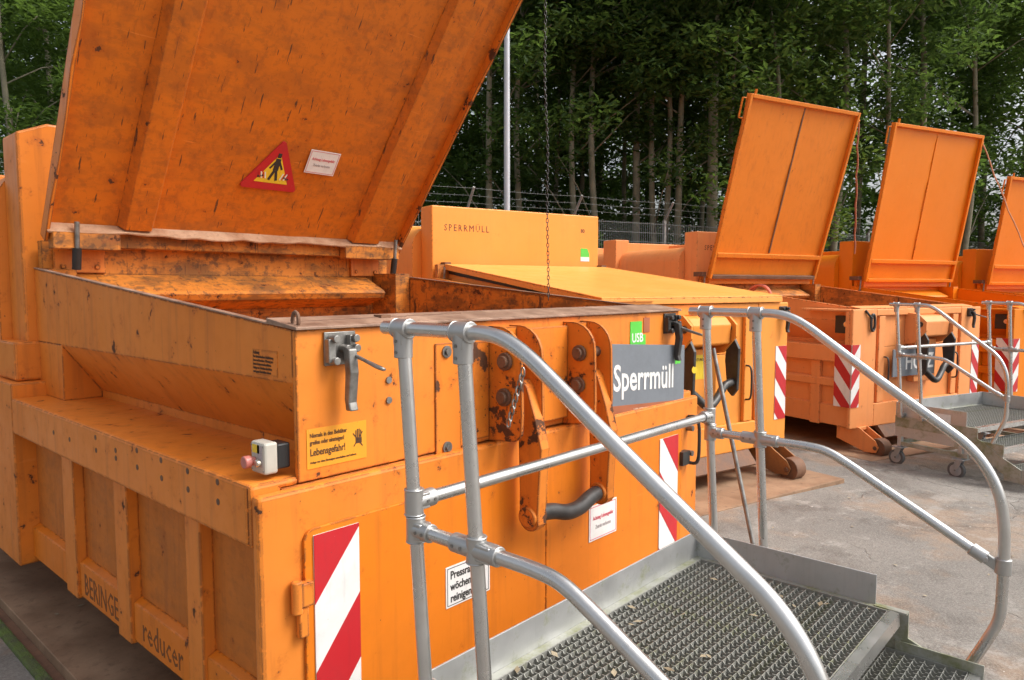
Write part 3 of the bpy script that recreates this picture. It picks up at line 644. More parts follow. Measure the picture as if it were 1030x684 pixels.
def open_lid(R, mat, first, ang, length, bent=False):
    L, P, bx = lid(R, ang, length, mat, first, hy=2.25, hz=2.01 if first else 1.9)
    n = P(0, 0, 1)-P(0, 0, 0); vv = (P(0, 1, 0)-P(0, 0, 0)); U = Vector((1, 0, 0))
    if first:
        for u0, u1 in ((.355, .485), (1.785, 1.99)):
            r = MB(); r.add([P(u, v, w) for (u, w) in ((u0-.03, .001), (u0, -.05), (u1, -.05), (u1+.03, .001)) for v in (.01, length-.02)], [(0, 1, 3, 2), (2, 3, 5, 4), (4, 5, 7, 6), (0, 2, 4, 6), (1, 7, 5, 3), (0, 6, 7, 1)])
            r.build('lid_rib', mat, L, bevel=.004)
        for s, u in ((-1, 0), (1, 2.2)):                          # bent side flanges
            e = MB(); g = []
            for j in range(13):
                v = -.07+(length+.07)*j/12; k = .012*math.sin(j*2.3+s)+(.02 if j == 0 else 0)
                g += [P(u-s*.014, v, -.055+k*.4), P(u+s*(k*.4), v, -.06+k*.4), P(u+s*(.004), v, .014), P(u-s*.012, v, .014)]
            e.add(g, [f for j in range(12) for f in [(4*j+a, 4*j+(a+1) % 4, 4*j+4+(a+1) % 4, 4*j+4+a) for a in range(4)]]+[(0, 1, 2, 3), (48, 51, 50, 49)])
            e.build('lid_flange', M['c1_chip'], L)
        l = MB(); g = []; nn = 24                                   # crumpled bottom lip, bent forward
        for i in range(nn+1):
            u = 2.2*i/nn; k = .010*math.sin(i*1.1)+.008*math.sin(i*2.7+1)+(.022 if i in (9, 10) else 0); sag = -.012
            g += [P(u, .006, .0), P(u, -.005+sag*0-k*.25, -.062-k*.5), P(u, -.013-k*.25, -.062-k*.5), P(u, -.006, .012)]
        l.add(g, [f for i in range(nn) for f in [(4*i+a, 4*i+(a+1) % 4, 4*i+4+(a+1) % 4, 4*i+4+a) for a in range(4)]]+[(0, 1, 2, 3), (4*nn, 4*nn+3, 4*nn+2, 4*nn+1)])
        l.build('lid_lip', M['lip'], L)
        # warning triangle (rounded corners) and pictogram
        A_, B_, C_ = Vector((.905, .315)), Vector((1.265, .315)), Vector((1.095, .635)); ct = (A_+B_+C_)/3
        def tri(k, w0, w1, rr):
            pts = []
            V = [ct+(q-ct)*k for q in (A_, B_, C_)]
            for i in range(3):
                p, a, b = V[i], V[i-1], V[(i+1) % 3]
                pts += [p+(a-p).normalized()*rr, p+((a-p).normalized()+(b-p).normalized())*rr*.35, p+(b-p).normalized()*rr]
            m = len(pts); return [P(q.x, q.y, w0) for q in pts]+[P(q.x, q.y, w1) for q in pts], [tuple(range(m)), tuple(range(2*m-1, m-1, -1))]+[(i, (i+1) % m, m+(i+1) % m, m+i) for i in range(m)]
        q = MB(); q.add(*tri(1, -.012, -.0005, .022)); tr = q.build('warning_sticker', M['red'], L)
        q = MB(); q.add(*tri(.58, -.0132, -.0115, .004)); q.build('yellow_field', M['yellow'], tr)
        q = MB()
        def rod(a, b, r, m): q.obox(P((a[0]+b[0])/2, (a[1]+b[1])/2, -.0136), P(b[0], b[1], 0)-P(a[0], a[1], 0), n, (P(b[0], b[1], 0)-P(a[0], a[1], 0)).cross(n).normalized(), .5, .0006, r, m)
        K = M['blacktext']
        rod((1.09, .52), (1.09, .548), .011, K); rod((1.09, .44), (1.09, .515), .016, K); rod((1.085, .44), (1.065, .378), .008, K); rod((1.095, .44), (1.112, .378), .008, K); rod((1.085, .505), (1.052, .45), .006, K); rod((1.095, .505), (1.128, .45), .006, K)
        rod((.995, .392), (1.03, .405), .006, K); rod((1.185, .392), (1.15, .405), .006, K)
        for s in (-1, 1):
            for j in range(4): rod((1.09+s*(.044+.012*j), .385), (1.09+s*(.056+.012*j), .425), .0035, M['red'] if j % 2 else M['white'])
        q.build('pictogram', None, tr)
        o = P(1.268, .455, -.012); notice(L, o, P(1.47, .455, -.012)-o, P(1.268, .6, -.012)-o, .20, .15)
        h = MB(); h.box(.10, 2.12, 2.27, 2.36, 1.90, 1.99); h.box(.02, .33, 2.20, 2.27, 1.885, 1.97); h.box(1.72, 2.17, 2.20, 2.27, 1.885, 1.97); h.build('hinge_beam', M['c1_in'], R, bevel=.004)
        gas_strut(.125, 2.22, 1.785, 2.02, R); gas_strut(2.09, 2.17, HOP(2.2)+.02, 2.02, R)
        for x0 in (.06, 1.86):
            b = MB(); b.box(x0, x0+.24, 2.340, 2.3585, 1.77, 1.90); 
            for xx in (x0+.04, x0+.2): b.cyl((xx, 2.340, 1.80), (xx, 2.33, 1.80), .012, 10)
            b.build('strut_bracket', M['c1'], R, bevel=.002)
    else:
        r = MB()
        for u0, u1 in ((0, .045), (2.155, 2.2)): bx(r, u0, u1, .0, length, -.05, -.001)
        bx(r, .045, 2.155, length-.05, length, -.05, -.001)
        r.build('lid_frame', mat, L, bevel=.006)
        r = MB(); bx(r, .045, 2.155, .29, .35, -.055, -.001); r.build('lid_cross_rail', mat, L, bevel=.006)
        r = MB(); bx(r, .045, 2.155, .0, .05, -.055, -.001); r.build('lid_cross_rail', M['rust'] if bent == 'worn' else mat, L, bevel=.006)
        r = MB(); bx(r, 1.08, 1.10, .36, length-.06, -.012, -.001); r.build('lid_seam', M['rust'] if bent == 'worn' else mat, L)
        r = MB()
        for u in (-.012, 2.2): r.tube([P(u, length-.30, .0), P(u-.07 if u < 1 else u+.04, length-.30, .0), P(u-.07 if u < 1 else u+.04, length-.06, 0), P(u, length-.06, 0)], .012, 8) if u < 1 else r.tube([P(u, length-.12, -.02), P(u+.04, length-.10, -.02)], .014, 8)
        r.tube([P(.1, length, -.02), P(.1, length+.06, -.02)], .016, 8); r.build('lid_handle', mat, L, smooth=True)
        h = MB(); h.box(.05, 2.15, 2.27, 2.449, 1.82, 1.92); h.build('hinge_beam', mat, R, bevel=.004)
        for x in (-.03, 2.23): 
            gas_strut(x, 2.3, 1.64, 1.92, R)
            b = MB(); b.box(x-.04, x+.04, 2.28, 2.44, 1.92, 1.98); b.build('strut_bracket', M['rust'], R)

G = 'orange waste compactors standing in a row'
c1 = compactor('waste_compactor', 'nearest worn orange compactor with grey board in front and danger triangle inside raised lid', (0, 0, 0, 0), G, M['c1'], M['c1_in'], M['c1_lid'], 'A', ('open', 56.7, 2.55), {})
c2 = compactor('waste_compactor', 'orange compactor with its flat lid closed and black stencil lettering on its back wall', T2, G, M['c2'], M['c3_in'], M['c2_lid'], 'B', ('closed',), {'wall': 'SPERRMÜLL'})
c3 = compactor('waste_compactor', 'faded salmon orange compactor with chevron boards round its front corner and raised lid', T3, G, M['c3'], M['c3_in'], M['c3_lid'], 'C', ('open', 74, 2.35, 'worn'), {'front': 'HOLZ', 'wall': 'SPERRMÜLL'})
c4 = compactor('waste_compactor', 'bright orange compactor behind the far step platform with narrow clean raised lid and pale rope', T4, G, M['c4'], M['c4'], M['c4_lid'], 'C', ('open', 80, 2.35, 'bent'), {})
c5 = compactor('waste_compactor', 'bright orange compactor cut off by the right edge of the photo', T5, G, M['c4'], M['c4'], M['c4_lid'], 'C', ('open', 81, 1.85, 'bent'), {})

# ------------------------------------------------------------------ step platform with handrails
def grating(parent, x0, x1, y0, y1, z, pitch=.030, h=.030):
    g = MB(); fr = .004
    for a in ((x0, x1, y0, y0+fr), (x0, x1, y1-fr, y1), (x0, x0+fr, y0, y1), (x1-fr, x1, y0, y1)): g.box(a[0], a[1], a[2], a[3], z-h, z+.001)
    G_ = g.build('grating', M['grate'], parent)
    ny = max(2, round((y1-y0)/pitch)); nx = max(2, round((x1-x0)/pitch))
    # bearing bars run in depth (y), serrated on top; cross bars run along x
    m = MB(); L = y1-y0-2*fr; pts = [(0, z-h)]; k = ny
    for i in range(k):
        a = L*i/k; d = L/k
        pts += [(a, z-.001), (a+d*.34, z-.001), (a+d*.5, z-.008), (a+d*.66, z-.008), (a+d*.82, z-.001)]
    pts += [(L, z-.001), (L, z-h)]
    # serrated strip as quads
    vs = []; fs = []
    top = pts[1:-1]
    for (a, zz) in top: vs += [(-.0013, a, zz), (.0013, a, zz), (-.0013, a, z-h), (.0013, a, z-h)]
    for i in range(len(top)-1):
        b = 4*i; fs += [(b, b+4, b+5, b+1), (b+2, b+3, b+7, b+6), (b, b+2, b+6, b+4), (b+1, b+5, b+7, b+3)]
    m.add(vs, fs); me1 = m.mesh('bearing_bar', M['grate'])
    for i in range(1, nx):
        o = bpy.data.objects.new('bearing_bar', me1); C.objects.link(o); o.parent = G_; o.location = (x0+(x1-x0)*i/nx, y0+fr, 0)
    m = MB(); m.box(0, x1-x0-2*fr, -.0013, .0013, z-h+.002, z-.003); me2 = m.mesh('cross_bar', M['grate'])
    for i in range(1, ny):
        o = bpy.data.objects.new('cross_bar', me2); C.objects.link(o); o.parent = G_; o.location = (x0+fr, y0+fr+(y1-y0-2*fr)*i/ny, 0)

def clamp(parent, p, axis_a, la, axis_b, lb, r=.0235):
    """cast tube fitting: a sleeve along axis_a and a second stub along axis_b, with screws"""
    p = Vector(p); a = Vector(axis_a); b = Vector(axis_b); mb = MB()
    mb.cyl(p-a*la[0], p+a*la[1], r, 16); mb.cyl(p+b*lb[0], p+b*lb[1], r*.98, 16)
    side = a.cross(b).normalized()
    mb.obox(p+b*(lb[1]-lb[0])*.22, a, b, side, min(la[0], la[1])*.62, r*1.0, r*.80)
    for e in (-la[0]+.001, la[1]-.001): mb.cyl(p+a*(e-.002), p+a*(e+.002), r*1.07, 16)
    c = mb.build('clamp', M['clamp'], parent, bevel=.002, smooth=True)
    for s in ((-.7, .7) if min(lb) > 0 else (.42, .8)):
        q = MB(); c0 = p+b*(lb[1]*s if abs(lb[1]) > abs(lb[0]) else lb[0]*s); q.cyl(c0+side*r*.8, c0+side*(r+.0012), .0045, 8); q.build('screw', M['steel'], c)
        q = MB(); q.cyl(c0-side*r*.8, c0-side*(r+.0012), .0045, 8); q.build('screw', M['steel'], c)
    return c

def castor(parent, x, y, top=.19, r=.075):
    b = MB(); b.box(x-.06, x+.06, y-.05, y+.05, top-.012, top)
    for s in (-.028, .022): b.prism([(y-.03, top-.012), (y+.03, top-.012), (y+.055, r+.02), (y+.045, r-.02), (y+.015, r-.02)], 'x', x+s, x+s+.006)
    cb = b.build('castor', M['zinc'], parent, bevel=.002)
    w = MB(); w.cyl((x-.019, y+.03, r), (x+.019, y+.03, r), r, 24, M['rubber']); w.cyl((x-.0205, y+.03, r), (x+.0205, y+.03, r), r*.72, 20, M['zinc']); w.cyl((x-.032, y+.03, r), (x+.032, y+.03, r), .009, 8, M['steel'])
    w.build('wheel', None, cb, smooth=True)

def platform(label, T, toe=.1, far=False):
    R = thing('step_platform', label, 'step platform', (T[0], T[1], T[3]), T[2], 'rolling aluminium step platforms in front of the compactors')
    XL, XR, YB, YF, Z = .075, 1.545, -.462, -1.215, (.50 if far else .6); dn = .21 if far else .06
    f = MB(); f.box(XL, XR, YB-.002, YB+.004, Z-dn, Z+toe); f.build('toe_board', M['alu'], R, bevel=.0015)
    for x in (XL-.006, XR):
        f = MB(); f.box(x, x+.006, -1.145, YB+.004, Z-dn, Z+toe); f.build('toe_board', M['alu'], R, bevel=.0015)
    # angle frame under the toe boards
    f = MB(); f.box(XL, XR, YB-.036, YB-.0025, Z-.012, Z-.004); f.box(XL+.0005, XL+.035, YF, YB-.037, Z-.012, Z-.004); f.box(XR-.035, XR-.0005, YF, YB-.037, Z-.012, Z-.004)
    f.build('deck_ledge', M['alumoss'], R, bevel=.001)
    for x0 in (XL-.013, XR+.0065):
        f = MB(); f.prism([(YB+.003, Z-.11), (YB+.003, Z-.002), (-1.248, Z-.002), (-1.248, Z-.095), (-1.30, Z-.116), (-1.43, Z-.20), (-1.62, .20), (-1.62, .12), (-1.5, .12), (-1.2, Z-.18), (-1.14, Z-.11)], 'x', x0, x0+.0065)
        f.build('stringer', M['alumoss'], R, bevel=.0012)
        f = MB(); f.box(x0+(.0066 if x0 < .5 else -.0266), x0+(.0266 if x0 < .5 else -.0001), -1.248, -1.145, Z-.008, Z-.0005); f.build('stringer_flange', M['alumoss'], R)
    grating(R, XL+.036, XR-.036, YF+.02, YB-.037, Z)
    f = MB(); f.prism([(YF+.018, Z+.002), (YF-.012, Z-.002), (YF-.016, Z-.045), (YF-.010, Z-.045), (YF-.006, Z-.007), (YF+.018, Z-.005)], 'x', XL+.03, XR-.03); f.build('nosing', M['galv'], R)
    for (ya, yb, z) in ((-1.45, -1.15, Z-.145), (-1.69, -1.42, Z-.33)):
        grating(R, XL+.002, XR-.002, ya+.02, yb, z)
        f = MB(); f.prism([(ya+.018, z+.002), (ya-.012, z-.002), (ya-.016, z-.045), (ya-.010, z-.045), (ya-.006, z-.007), (ya+.018, z-.005)], 'x', XL, XR); f.build('nosing', M['galv'], R)
        for x0 in (XL-.0065, XR+.0002):
            f = MB(); f.box(x0, x0+.006, ya-.02, yb-.06, z-.09, z+.035); f.build('step_end_plate', M['alumoss'], R, bevel=.001)
    legs = [(XL+.02, -.5), (XR-.02, -.5), (XL+.02, -1.09), (XR-.02, -1.09)]
    for x, y in legs:
        f = MB(); f.box(x-.02, x+.02, y-.02, y+.02, .192 if y > -1 else .19, Z-.06); f.build('leg', M['alu'], R, bevel=.002); castor(R, x, y)
    f = MB()
    f.box(XL+.04, XR-.04, -.505, -.475, .21, .25); f.box(XL+.05, XR-.05, -.505, -.475, Z-.11, Z-.03)
    for x in (XL, XR-.04): f.box(x, x+.03, -1.16, -.52, .20, .24); 
    f.build('under_frame', M['alumoss'], R, bevel=.002)
    if far:
        f = MB(); f.box(.28, .62, -.0+YB-.6, 0, .5, .5) if False else None
        q = MB(); q.box(XL-.0095, XL-.0068, -1.0, -.76, .44, .58); st = q.build('notice', M['white'], R)
        text('PU', .05, M['blacktext'], st, (XL-.0099, -.78, .52), (0, -1, 0), (0, 0, 1)); text('HOLZ', .035, M['greytext'], st, (XL-.0099, -.78, .46), (0, -1, 0), (0, 0, 1))
    # handrails
    for X in (.02, 1.60):
        s = -1 if X < 1 else 1
        P = [(-.385, 1.597), (-.45, 1.597), (-.665, 1.597), (-.74, 1.596), (-.80, 1.583), (-.86, 1.553), (-.93, 1.505), (-1.06, 1.412), (-1.20, 1.315), (-1.31, 1.24), (-1.385, 1.185), (-1.44, 1.12), (-1.478, 1.04), (-1.495, .95), (-1.50, .85), (-1.50, .70), (-1.495, .635), (-1.475, .575), (-1.42, .45), (-1.40, .40)]
        kk = .082 if X < 1 else .06; SH = lambda y, z: y-kk*(1.597-z)
        h = MB(); h.tube(spline([(X, y, z) for y, z in P], 4), .017, 18); H = h.build('handrail', M['galv'], R, smooth=True)
        for y in (-.455, -.665):
            q = MB(); q.cyl((X, SH(y, .50), .50), (X, SH(y, 1.58), 1.58), .017, 18); q.build('post', M['galv'], H, smooth=True)
            clamp(H, (X, y, 1.597), (0, 1, 0), (.026, .026), (0, 0, 1), (0, -.072))
            q = MB(); yf = SH(y, .52); q.box(min(X, X-s*.05), max(X, X-s*.05), yf-.022, yf+.022, .515, .535); q.box(X-.021, X+.021, yf-.022, yf+.022, .49, .5148); q.build('post_foot', M['clamp'], H, bevel=.002)
        ya, yb2 = SH(-.455, 1.105), SH(-.665, 1.105); m = [(ya, 1.105), (-.60, 1.105), (-.75, 1.105), (-.88, 1.104), (-.95, 1.094), (-1.02, 1.062), (-1.10, 1.018), (-1.2, .963), (-1.3, .908), (-1.40, .852), (-1.445, .828)]
        q = MB(); q.tube(spline([(X, y, z) for y, z in m], 4), .0168, 16); q.build('mid_rail', M['galv'], H, smooth=True)
        clamp(H, (X, ya, 1.105), (0, 0, 1), (.032, .032), (0, -1, 0), (0, .058))
        clamp(H, (X, yb2, 1.105), (0, 0, 1), (.030, .030), (0, -1, 0), (-.072, .072))
        q = MB(); q.cyl((X, -1.50, .785), (X, -1.50, .835), .0235, 16); q.obox((X, -1.468, .815), (0, .87, .49), (1, 0, 0), (0, -.49, .87), .026, .008, .016); q.cyl((X-.02, -1.452, .824), (X+.02, -1.452, .824), .010, 10); q.cyl((X, -1.452, .824), (X, -1.41, .847), .022, 14)
        q.build('clamp', M['clamp'], H, bevel=.002, smooth=True)
        clamp(H, (X, SH(-.455, 1.172), 1.172), (0, 0, 1), (.032, .032), (-s, 0, 0), (0, .062))
    q = MB(); q.cyl((.03, -.49, 1.172), (1.59, -.481, 1.172), .0168, 16); q.build('cross_rail', M['galv'], R, smooth=True)
    return R
platform('near aluminium step platform with tube handrails and mossy grating in front of the worn compactor', (0, 0, 0, 0))
platform('far aluminium step platform on castors in front of the salmon compactor', (6.811, .529, -.349, -.075), toe=.13, far=True)

# ------------------------------------------------------------------ loose things
def world(T, l):
    c, s = math.cos(T[2]), math.sin(T[2]); k = T[4] if len(T) > 4 else 1; return Vector((T[0]+c*k*l[0]-s*l[1], T[1]+s*k*l[0]+c*l[1], l[2]+T[3]))
def chain(name, label, a, b, link=.030, r=.0022):
    a, b = Vector(a), Vector(b); d = (b-a); n = int(d.length/(link*.78)); d.normalize(); s1 = d.orthogonal().normalized(); s2 = d.cross(s1); mb = MB()
    for k in range(n):
        c_ = a+d*(link*.78*(k+.5)); q = s1 if k % 2 else s2; w = Vector((math.sin(k*.21), math.cos(k*.13), 0))*.004
        mb.tube([c_+w+q*.0065*math.cos(u)+d*.5*link*math.sin(u) for u in [2*math.pi*j/8 for j in range(8)]], r, 5, closed=True)
    return tag(mb.build(name, M['darksteel'], None, smooth=True), label, 'chain')
chain('lid_chain', 'thin dark link chain hanging from the front edge of the nearest raised lid', (2.15, .87, 4.10), (2.13, .80, 1.62))
def rope(name, label, a, b, m, sag=.0, r=.012):
    a, b = Vector(a), Vector(b); pts = [a.lerp(b, k/14)+Vector((.010*math.sin(k*1.7), .008*math.cos(k*2.1), -sag*math.sin(math.pi*k/14))) for k in range(15)]
    mb = MB(); mb.tube(pts, [r*(1+.12*math.sin(k*3)) for k in range(15)], 7); return tag(mb.build(name, m, None, smooth=True), label, 'rope')
def lidtip(T, u, ang, L, hz=1.9): return world(T, (u, 2.25-L*math.cos(rad(ang)), hz+L*math.sin(rad(ang))))
a = lidtip(T3, 2.23, 74, 2.30); rope('lid_rope', 'rust red rope hanging straight down from the top corner of the salmon compactor lid', a, (a.x+.03, a.y, 2.15), M['rope'])
a = lidtip(T4, 2.2, 80, 2.30); rope('lid_rope', 'thin pale rope slanting down from the corner of the bright orange narrow lid', a, world(T4, (2.2, .75, 1.66)), M['ropepale'], .10, .010)
q = MB()                                                            # coil of rope on the closed lid
for k in range(4): q.tube([world(T2, (2.262+.013*k, .22+(.135-.006*k)*math.cos(u), 1.622+.128*.22-.055-.004*k+(.125+.005*k)*math.sin(u))) for u in [2*math.pi*j/20 for j in range(20)]], .010, 6, closed=True)
tag(q.build('rope_coil', plain('red_rope', (.55, .12, .07), .8), None, smooth=True), 'coil of red rope hung beside the front right corner of the closed lid', 'rope')
# lean rod between first and second compactor
q = MB(); q.cyl((2.55, -.02, 1.36), (2.38, -.42, .08), .012, 10); tag(q.build('lifting_rod', M['steel'], None, smooth=True), 'thin steel rod leaning beside the corner of the nearest compactor', 'rod')

# fence
FD = Vector((.952, -.306, 0)); FP = Vector((10.9, 7.26, 0)); FZ = 1.05
fn = thing('wire_fence', 'grey welded mesh fence with angled posts and barbed wire before the trees', 'fence', FP+Vector((0, 0, FZ)))
sp = 2.46; k0, k1 = -7, 11; ht = 2.05; nrm = Vector((.306, .952, 0))
for k in range(k0, k1+1):
    p = FD*sp*k; mb = MB(); e1 = nrm
    mb.obox(p+Vector((0, 0, ht/2)), FD, nrm, (0, 0, 1), .035, .035, ht/2+.06)
    a = p+Vector((0, 0, ht+.06)); b = a-nrm*.0+Vector((0, 0, .38))-FD*.0+(-nrm*.28 if True else nrm)
    mb.tube([a, b], .028, 6); mb.build('post', M['concrete'], fn, bevel=.004)
for k in range(k0, k1):
    mb = MB(); p = FD*sp*k; nv = 44
    for i in range(nv+1):
        c_ = p+FD*(.03+(sp-.06)*i/nv)-nrm*.04; mb.obox(c_+Vector((0, 0, ht/2)), FD, nrm, (0, 0, 1), .0035, .0035, ht/2)
    for j in range(11):
        c_ = p+FD*sp/2-nrm*.044+Vector((0, 0, .03+ht*j/10.3)); mb.obox(c_, FD, nrm, (0, 0, 1), sp/2-.02, .004, .005)
    mb.build('mesh_panel', M['zincdark'], fn)
for j in range(3):
    mb = MB(); pts = []
    for i in range((k1-k0)*4+1):
        pts.append(FD*sp*(k0+i/4)-nrm*(.09+.09*j)+Vector((0, 0, ht+.17+.125*j-.02*math.sin(math.pi*(i % 4)/4))))
    mb.tube(pts, .004, 4)
    for i in range((k1-k0)*14):
        c_ = FD*sp*(k0+i/14)-nrm*(.09+.09*j)+Vector((0, 0, ht+.165+.125*j)); mb.tube([c_-Vector((.015, .01, .025)), c_+Vector((.015, .01, .025))], .002, 3)
    mb.build('barbed_wire', M['zincdark'], fn)

# bank behind the fence
def bank(x, y):
    d = (Vector((x, y, 0))-FP).dot(nrm); s = max(0., min(1., (d+2.2)/2.0)); return -.6+ (FZ+.6)*s*s*(3-2*s)+max(0, d)*.02
us = [-70, -50, -35, -25, -18, -12, -8, -4, 0, 4, 8, 12, 18, 25, 35, 50, 70, 100]; ds = [-2.6, -2.2, -1.7, -1.2, -.7, -.2, 1, 4, 10, 20, 40, 70, 110]
vs = []; 
for u in us:
    for d in ds: q_ = FP+FD*u+nrm*d; vs.append((q_.x, q_.y, bank(q_.x, q_.y)))
n = len(ds); mb = MB(); mb.add(vs, [(i*n+j, (i+1)*n+j, (i+1)*n+j+1, i*n+j+1) for i in range(len(us)-1) for j in range(n-1)]); o = mb.build('wooded_bank', M['earth'], None, smooth=True); o['kind'] = 'structure'

# lamp post
lp = Vector((-1.10965, -1.83128, 0))+(fh+rgt*((510-515)/724))*13.9
LP = thing('lamp_post', 'tall pale grey lamp post standing behind the compactors', 'lamp post', (lp.x, lp.y, 0))
mb = MB(); mb.cyl((0, 0, -.3), (0, 0, 9.3), .064, 16); mb.v = [(x, y, z) if z < 1 else (x*.78, y*.78, z) for x, y, z in mb.v]; mb.build('pole', M['lamp'], LP, smooth=True)
mb = MB(); mb.tube([(0, 0, 9.2), (-.15, -.1, 9.4), (-.7, -.45, 9.5)], .035, 8); mb.build('arm', M['lamp'], LP, smooth=True)
mb = MB(); mb.obox((-.95, -.62, 9.5), (.84, .54, .05), (-.54, .84, 0), (0, 0, 1), .3, .12, .05); mb.build('lamp_head', M['zinc'], LP, bevel=.02)

# ------------------------------------------------------------------ trees
def leaf_cloud(clumps, per, size, seed, flat=.5):
    rnd = random.Random(seed); vs = []; fs = []
    for (c_, r) in clumps:
        for _ in range(int(per*r*r)):
            while True:
                d = Vector((rnd.uniform(-1, 1), rnd.uniform(-1, 1), rnd.uniform(-1, 1)))
                if .15 < d.length < 1: break
            p = c_+Vector((d.x*r, d.y*r, d.z*r*.62))
            nrm_ = (Vector((rnd.gauss(0, .55), rnd.gauss(0, .55), 1))).normalized(); t_ = nrm_.orthogonal(); t_.rotate(Matrix.Rotation(rnd.uniform(0, 6.28), 3, nrm_)); b_ = nrm_.cross(t_)
            s = size*rnd.uniform(.6, 1.35); i = len(vs)
            vs += [p-t_*s, p+b_*s*.42-t_*.1*s+nrm_*s*.06, p+t_*s-nrm_*s*.18, p-b_*s*.42-t_*.1*s+nrm_*s*.06]; fs.append((i, i+1, i+2, i+3))
    return vs, fs
def mk_crown(H, z0, R, n, seed, per, size, mat):
    rnd = random.Random(seed); cl = []
    for i in range(n):
        z = z0+(H-z0)*((i+rnd.random())/n)**(.62 if z0 > 3 else 1); rr = R*(.45+.55*math.sin(math.pi*min(1, .18+.75*(z-z0)/(H-z0))))
        a = rnd.uniform(0, 6.28); d = rr*math.sqrt(rnd.uniform(.05, 1)); cl.append((Vector((math.cos(a)*d, math.sin(a)*d, z)), rnd.uniform(.55, 1.15)))
    mb = MB(); mb.add(*leaf_cloud(cl, per, size, seed)); me = bpy.data.meshes.new('crown'); me.from_pydata(mb.v, [], mb.f); me.materials.append(mat); return me, cl
def mk_trunk(H, r, cl, seed):
    rnd = random.Random(seed); mb = MB(); ax = []
    for k in range(9): ax.append(Vector((.22*math.sin(k*.9+seed)*k/8+rnd.uniform(-.05, .05), .2*math.cos(k*.7+seed)*k/8, -.4+(H*.95+.4)*k/8)))
    sm = spline(ax, 3); m = len(sm); mb.tube(sm, [max(.02, r*(1.25 if i == 0 else 1)*(1-.85*i/m)) for i in range(m)], 9)
    for (c_, rr) in cl[::3]:
        zb = max(.8, c_.z-rnd.uniform(.8, 1.8)); i = min(m-1, int(m*(zb+.4)/(H*.95+.4))); a = sm[i]
        mb.tube([a, a.lerp(c_, .5)+Vector((0, 0, .18)), c_], [r*.28*(1-.6*i/m), r*.17, .012], 5)
    me = mb.mesh('trunk', M['bark']); me.polygons.foreach_set('use_smooth', [True]*len(me.polygons)); return me
kinds = []
for i, (H, z0, R, n, r, mat, per, size) in enumerate(((15, 2.6, 2.5, 62, .15, 'leaf', 300, .085), (16, 3.6, 2.3, 56, .105, 'leafdark', 300, .085), (13, 1.8, 2.7, 62, .12, 'leaf', 300, .08), (17, 4.4, 2.6, 58, .14, 'leafdark', 300, .088), (11, 1.2, 2.4, 56, .09, 'leafbright', 280, .075))):
    cm, cl = mk_crown(H, z0, R, n, 20+i, per, size, M[mat]); kinds.append((cm, mk_trunk(H, r, cl, i+1)))
lab = ['mid green tree behind the fence', 'slender dark tree behind the fence', 'bushy leafy tree behind the fence', 'tall straight dark tree behind the fence', 'young light green tree behind the fence']
PX = lambda u, d: Vector((-1.10965, -1.83128, 0))+(fh+rgt*((u-515)/724))*d
rnd = random.Random(5)
spots = [(494, 17.9, 1, .9), (524, 18.6, 1, .85), (578, 18.2, 1, .85), (586, 24, 3, .8), (655, 18.4, 1, .85), (682, 18, 3, .8), (704, 22.4, 1, .9), (732, 18.6, 1, .85), (886, 18.4, 1, .9), (968, 21, 1, .9), (492, 23, 2, 1), (598, 18.1, 1, 1), (628, 24, 1, 1), (640, 18.6, 3, .8), (667, 18.2, 1, .9), (716, 17.9, 3, 1.05), (838, 19, 1, 1), (858, 25, 3, 1), (915, 20, 1, 1), (775, 18.2, 4, .95),  (560, 23, 2, .9),
         (20, 19, 2, 1), (60, 23, 0, 1), (120, 21, 2, 1), (-60, 22, 3, 1), (430, 24, 0, 1), (985, 24, 2, 1), (1040, 22, 0, 1), (1110, 25, 3, 1), (950, 30, 3, .9), (740, 28, 0, 1.1), (690, 29, 2, 1.1), (540, 28, 3, 1.1), (470, 29, 0, 1.1), (600, 31, 0, 1.1), (650, 33, 3, 1.1), (800, 32, 3, 1.1), (20, 29, 3, 1.1), (90, 30, 0, 1.1), (-120, 27, 2, 1.1), (1180, 24, 2, 1), (1250, 27, 0, 1), (380, 27, 2, 1), (300, 26, 0, 1), (200, 26, 3, 1), (1020, 32, 3, 1.05)]
ORD = 'first second third fourth fifth sixth seventh eighth ninth tenth eleventh twelfth thirteenth fourteenth fifteenth sixteenth seventeenth eighteenth nineteenth twentieth'.split()
ORD += ['twenty-'+w for w in ORD[:9]]+['thirtieth']+['thirty-'+w for w in ORD[:9]]+['fortieth']+['forty-'+w for w in ORD[:9]]
order = sorted(x[0]+x[1]*.001 for x in spots); nl = sum(1 for x in order if x < 508)
for (u, d, kd, sc) in spots:
    i = order.index(u+d*.001); side = f'{ORD[nl-1-i]} trunk left of the lamp post' if i < nl else f'{ORD[i-nl]} trunk right of the lamp post'
    p = PX(u, d); zb = bank(p.x, p.y); r0 = thing('broadleaf_tree', lab[kd].replace(' behind the fence', '')+', '+side, 'tree', (p.x, p.y, zb-.05), rnd.uniform(0, 6.28), 'trees of the wood behind the fence')
    s = sc*rnd.uniform(.92, 1.08); r0.scale = (s, s, s)
    cm, tm = kinds[kd]
    for nm, me in (('trunk', tm), ('crown', cm)):
        o = bpy.data.objects.new(nm, me); C.objects.link(o); o.parent = r0
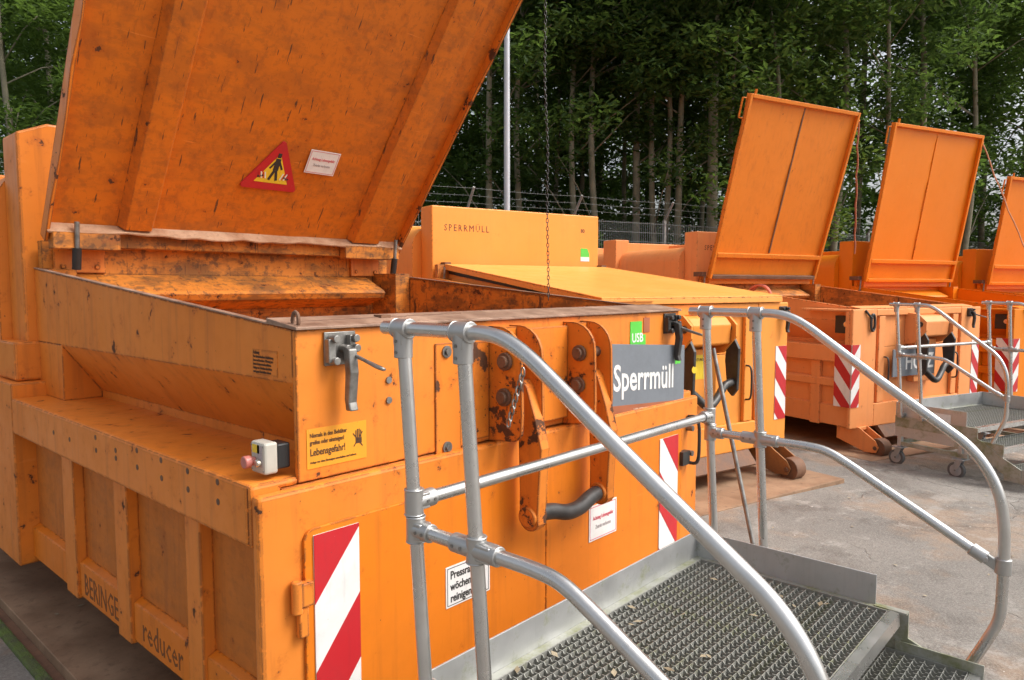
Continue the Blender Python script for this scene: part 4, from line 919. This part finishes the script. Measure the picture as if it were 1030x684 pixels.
# undergrowth behind the fence and the far wood
us_ = []
for i in range(70):
    a = rnd.uniform(-16, 30); d = rnd.uniform(1.2, 5.5); p = FP+FD*a+nrm*d; us_.append((Vector((p.x, p.y, bank(p.x, p.y)+rnd.uniform(.2, 2.6))), rnd.uniform(.5, 1.05)))
mb = MB(); mb.add(*leaf_cloud(us_, 420, .06, 77)); me = bpy.data.meshes.new('undergrowth'); me.from_pydata(mb.v, [], mb.f); me.materials.append(M['leaf']); o = bpy.data.objects.new('undergrowth', me); C.objects.link(o); o['kind'] = 'stuff'
fw = []
for i in range(760):
    u = rnd.uniform(-300, 1400); d = rnd.uniform(30, 48); p = PX(u, d); zz = rnd.uniform(.8, 17)
    if 850 < u < 1040 and 5.5 < zz < 12.5 and rnd.random() < .72: continue
    fw.append((Vector((p.x, p.y, 1.2+zz)), rnd.uniform(1.0, 2.1)))
mb = MB(); mb.add(*leaf_cloud(fw, 85, .16, 91)); me = bpy.data.meshes.new('far_wood'); me.from_pydata(mb.v, [], mb.f); me.materials.append(M['leaf']); o = bpy.data.objects.new('far_wood', me); C.objects.link(o); o['kind'] = 'stuff'

# litter: dry leaves and scraps on the yard and the grating
rl = random.Random(3); vs = []; fs = []
for i in range(420):
    if i < 300: x, y = rl.uniform(-.6, 10), rl.uniform(-2.2, 1.8); z = gz(x, y)+.006
    elif i < 380: x, y = rl.uniform(-.6, 2.6), rl.uniform(-.2, 3); z = .06
    else: x, y = rl.uniform(.12, 1.5), rl.uniform(-1.18, -.5); z = .603
    if .0 < y and 0 < x < 2.3 and i < 300: continue
    a = rl.uniform(0, 6.28); s_ = rl.uniform(.006, .020); c_, d_ = math.cos(a)*s_, math.sin(a)*s_; k = len(vs)
    vs += [(x-c_, y-d_, z), (x+d_*.5, y-c_*.5, z+.003), (x+c_, y+d_, z+.004), (x-d_*.5, y+c_*.5, z+.002)]; fs.append((k, k+1, k+2, k+3))
mb = MB(); mb.add(vs, fs); o = mb.build('fallen_leaves', rusty('dry_leaf', (.16, .11, .055), (.42, .36, .25), 3, .8), None); o['kind'] = 'stuff'
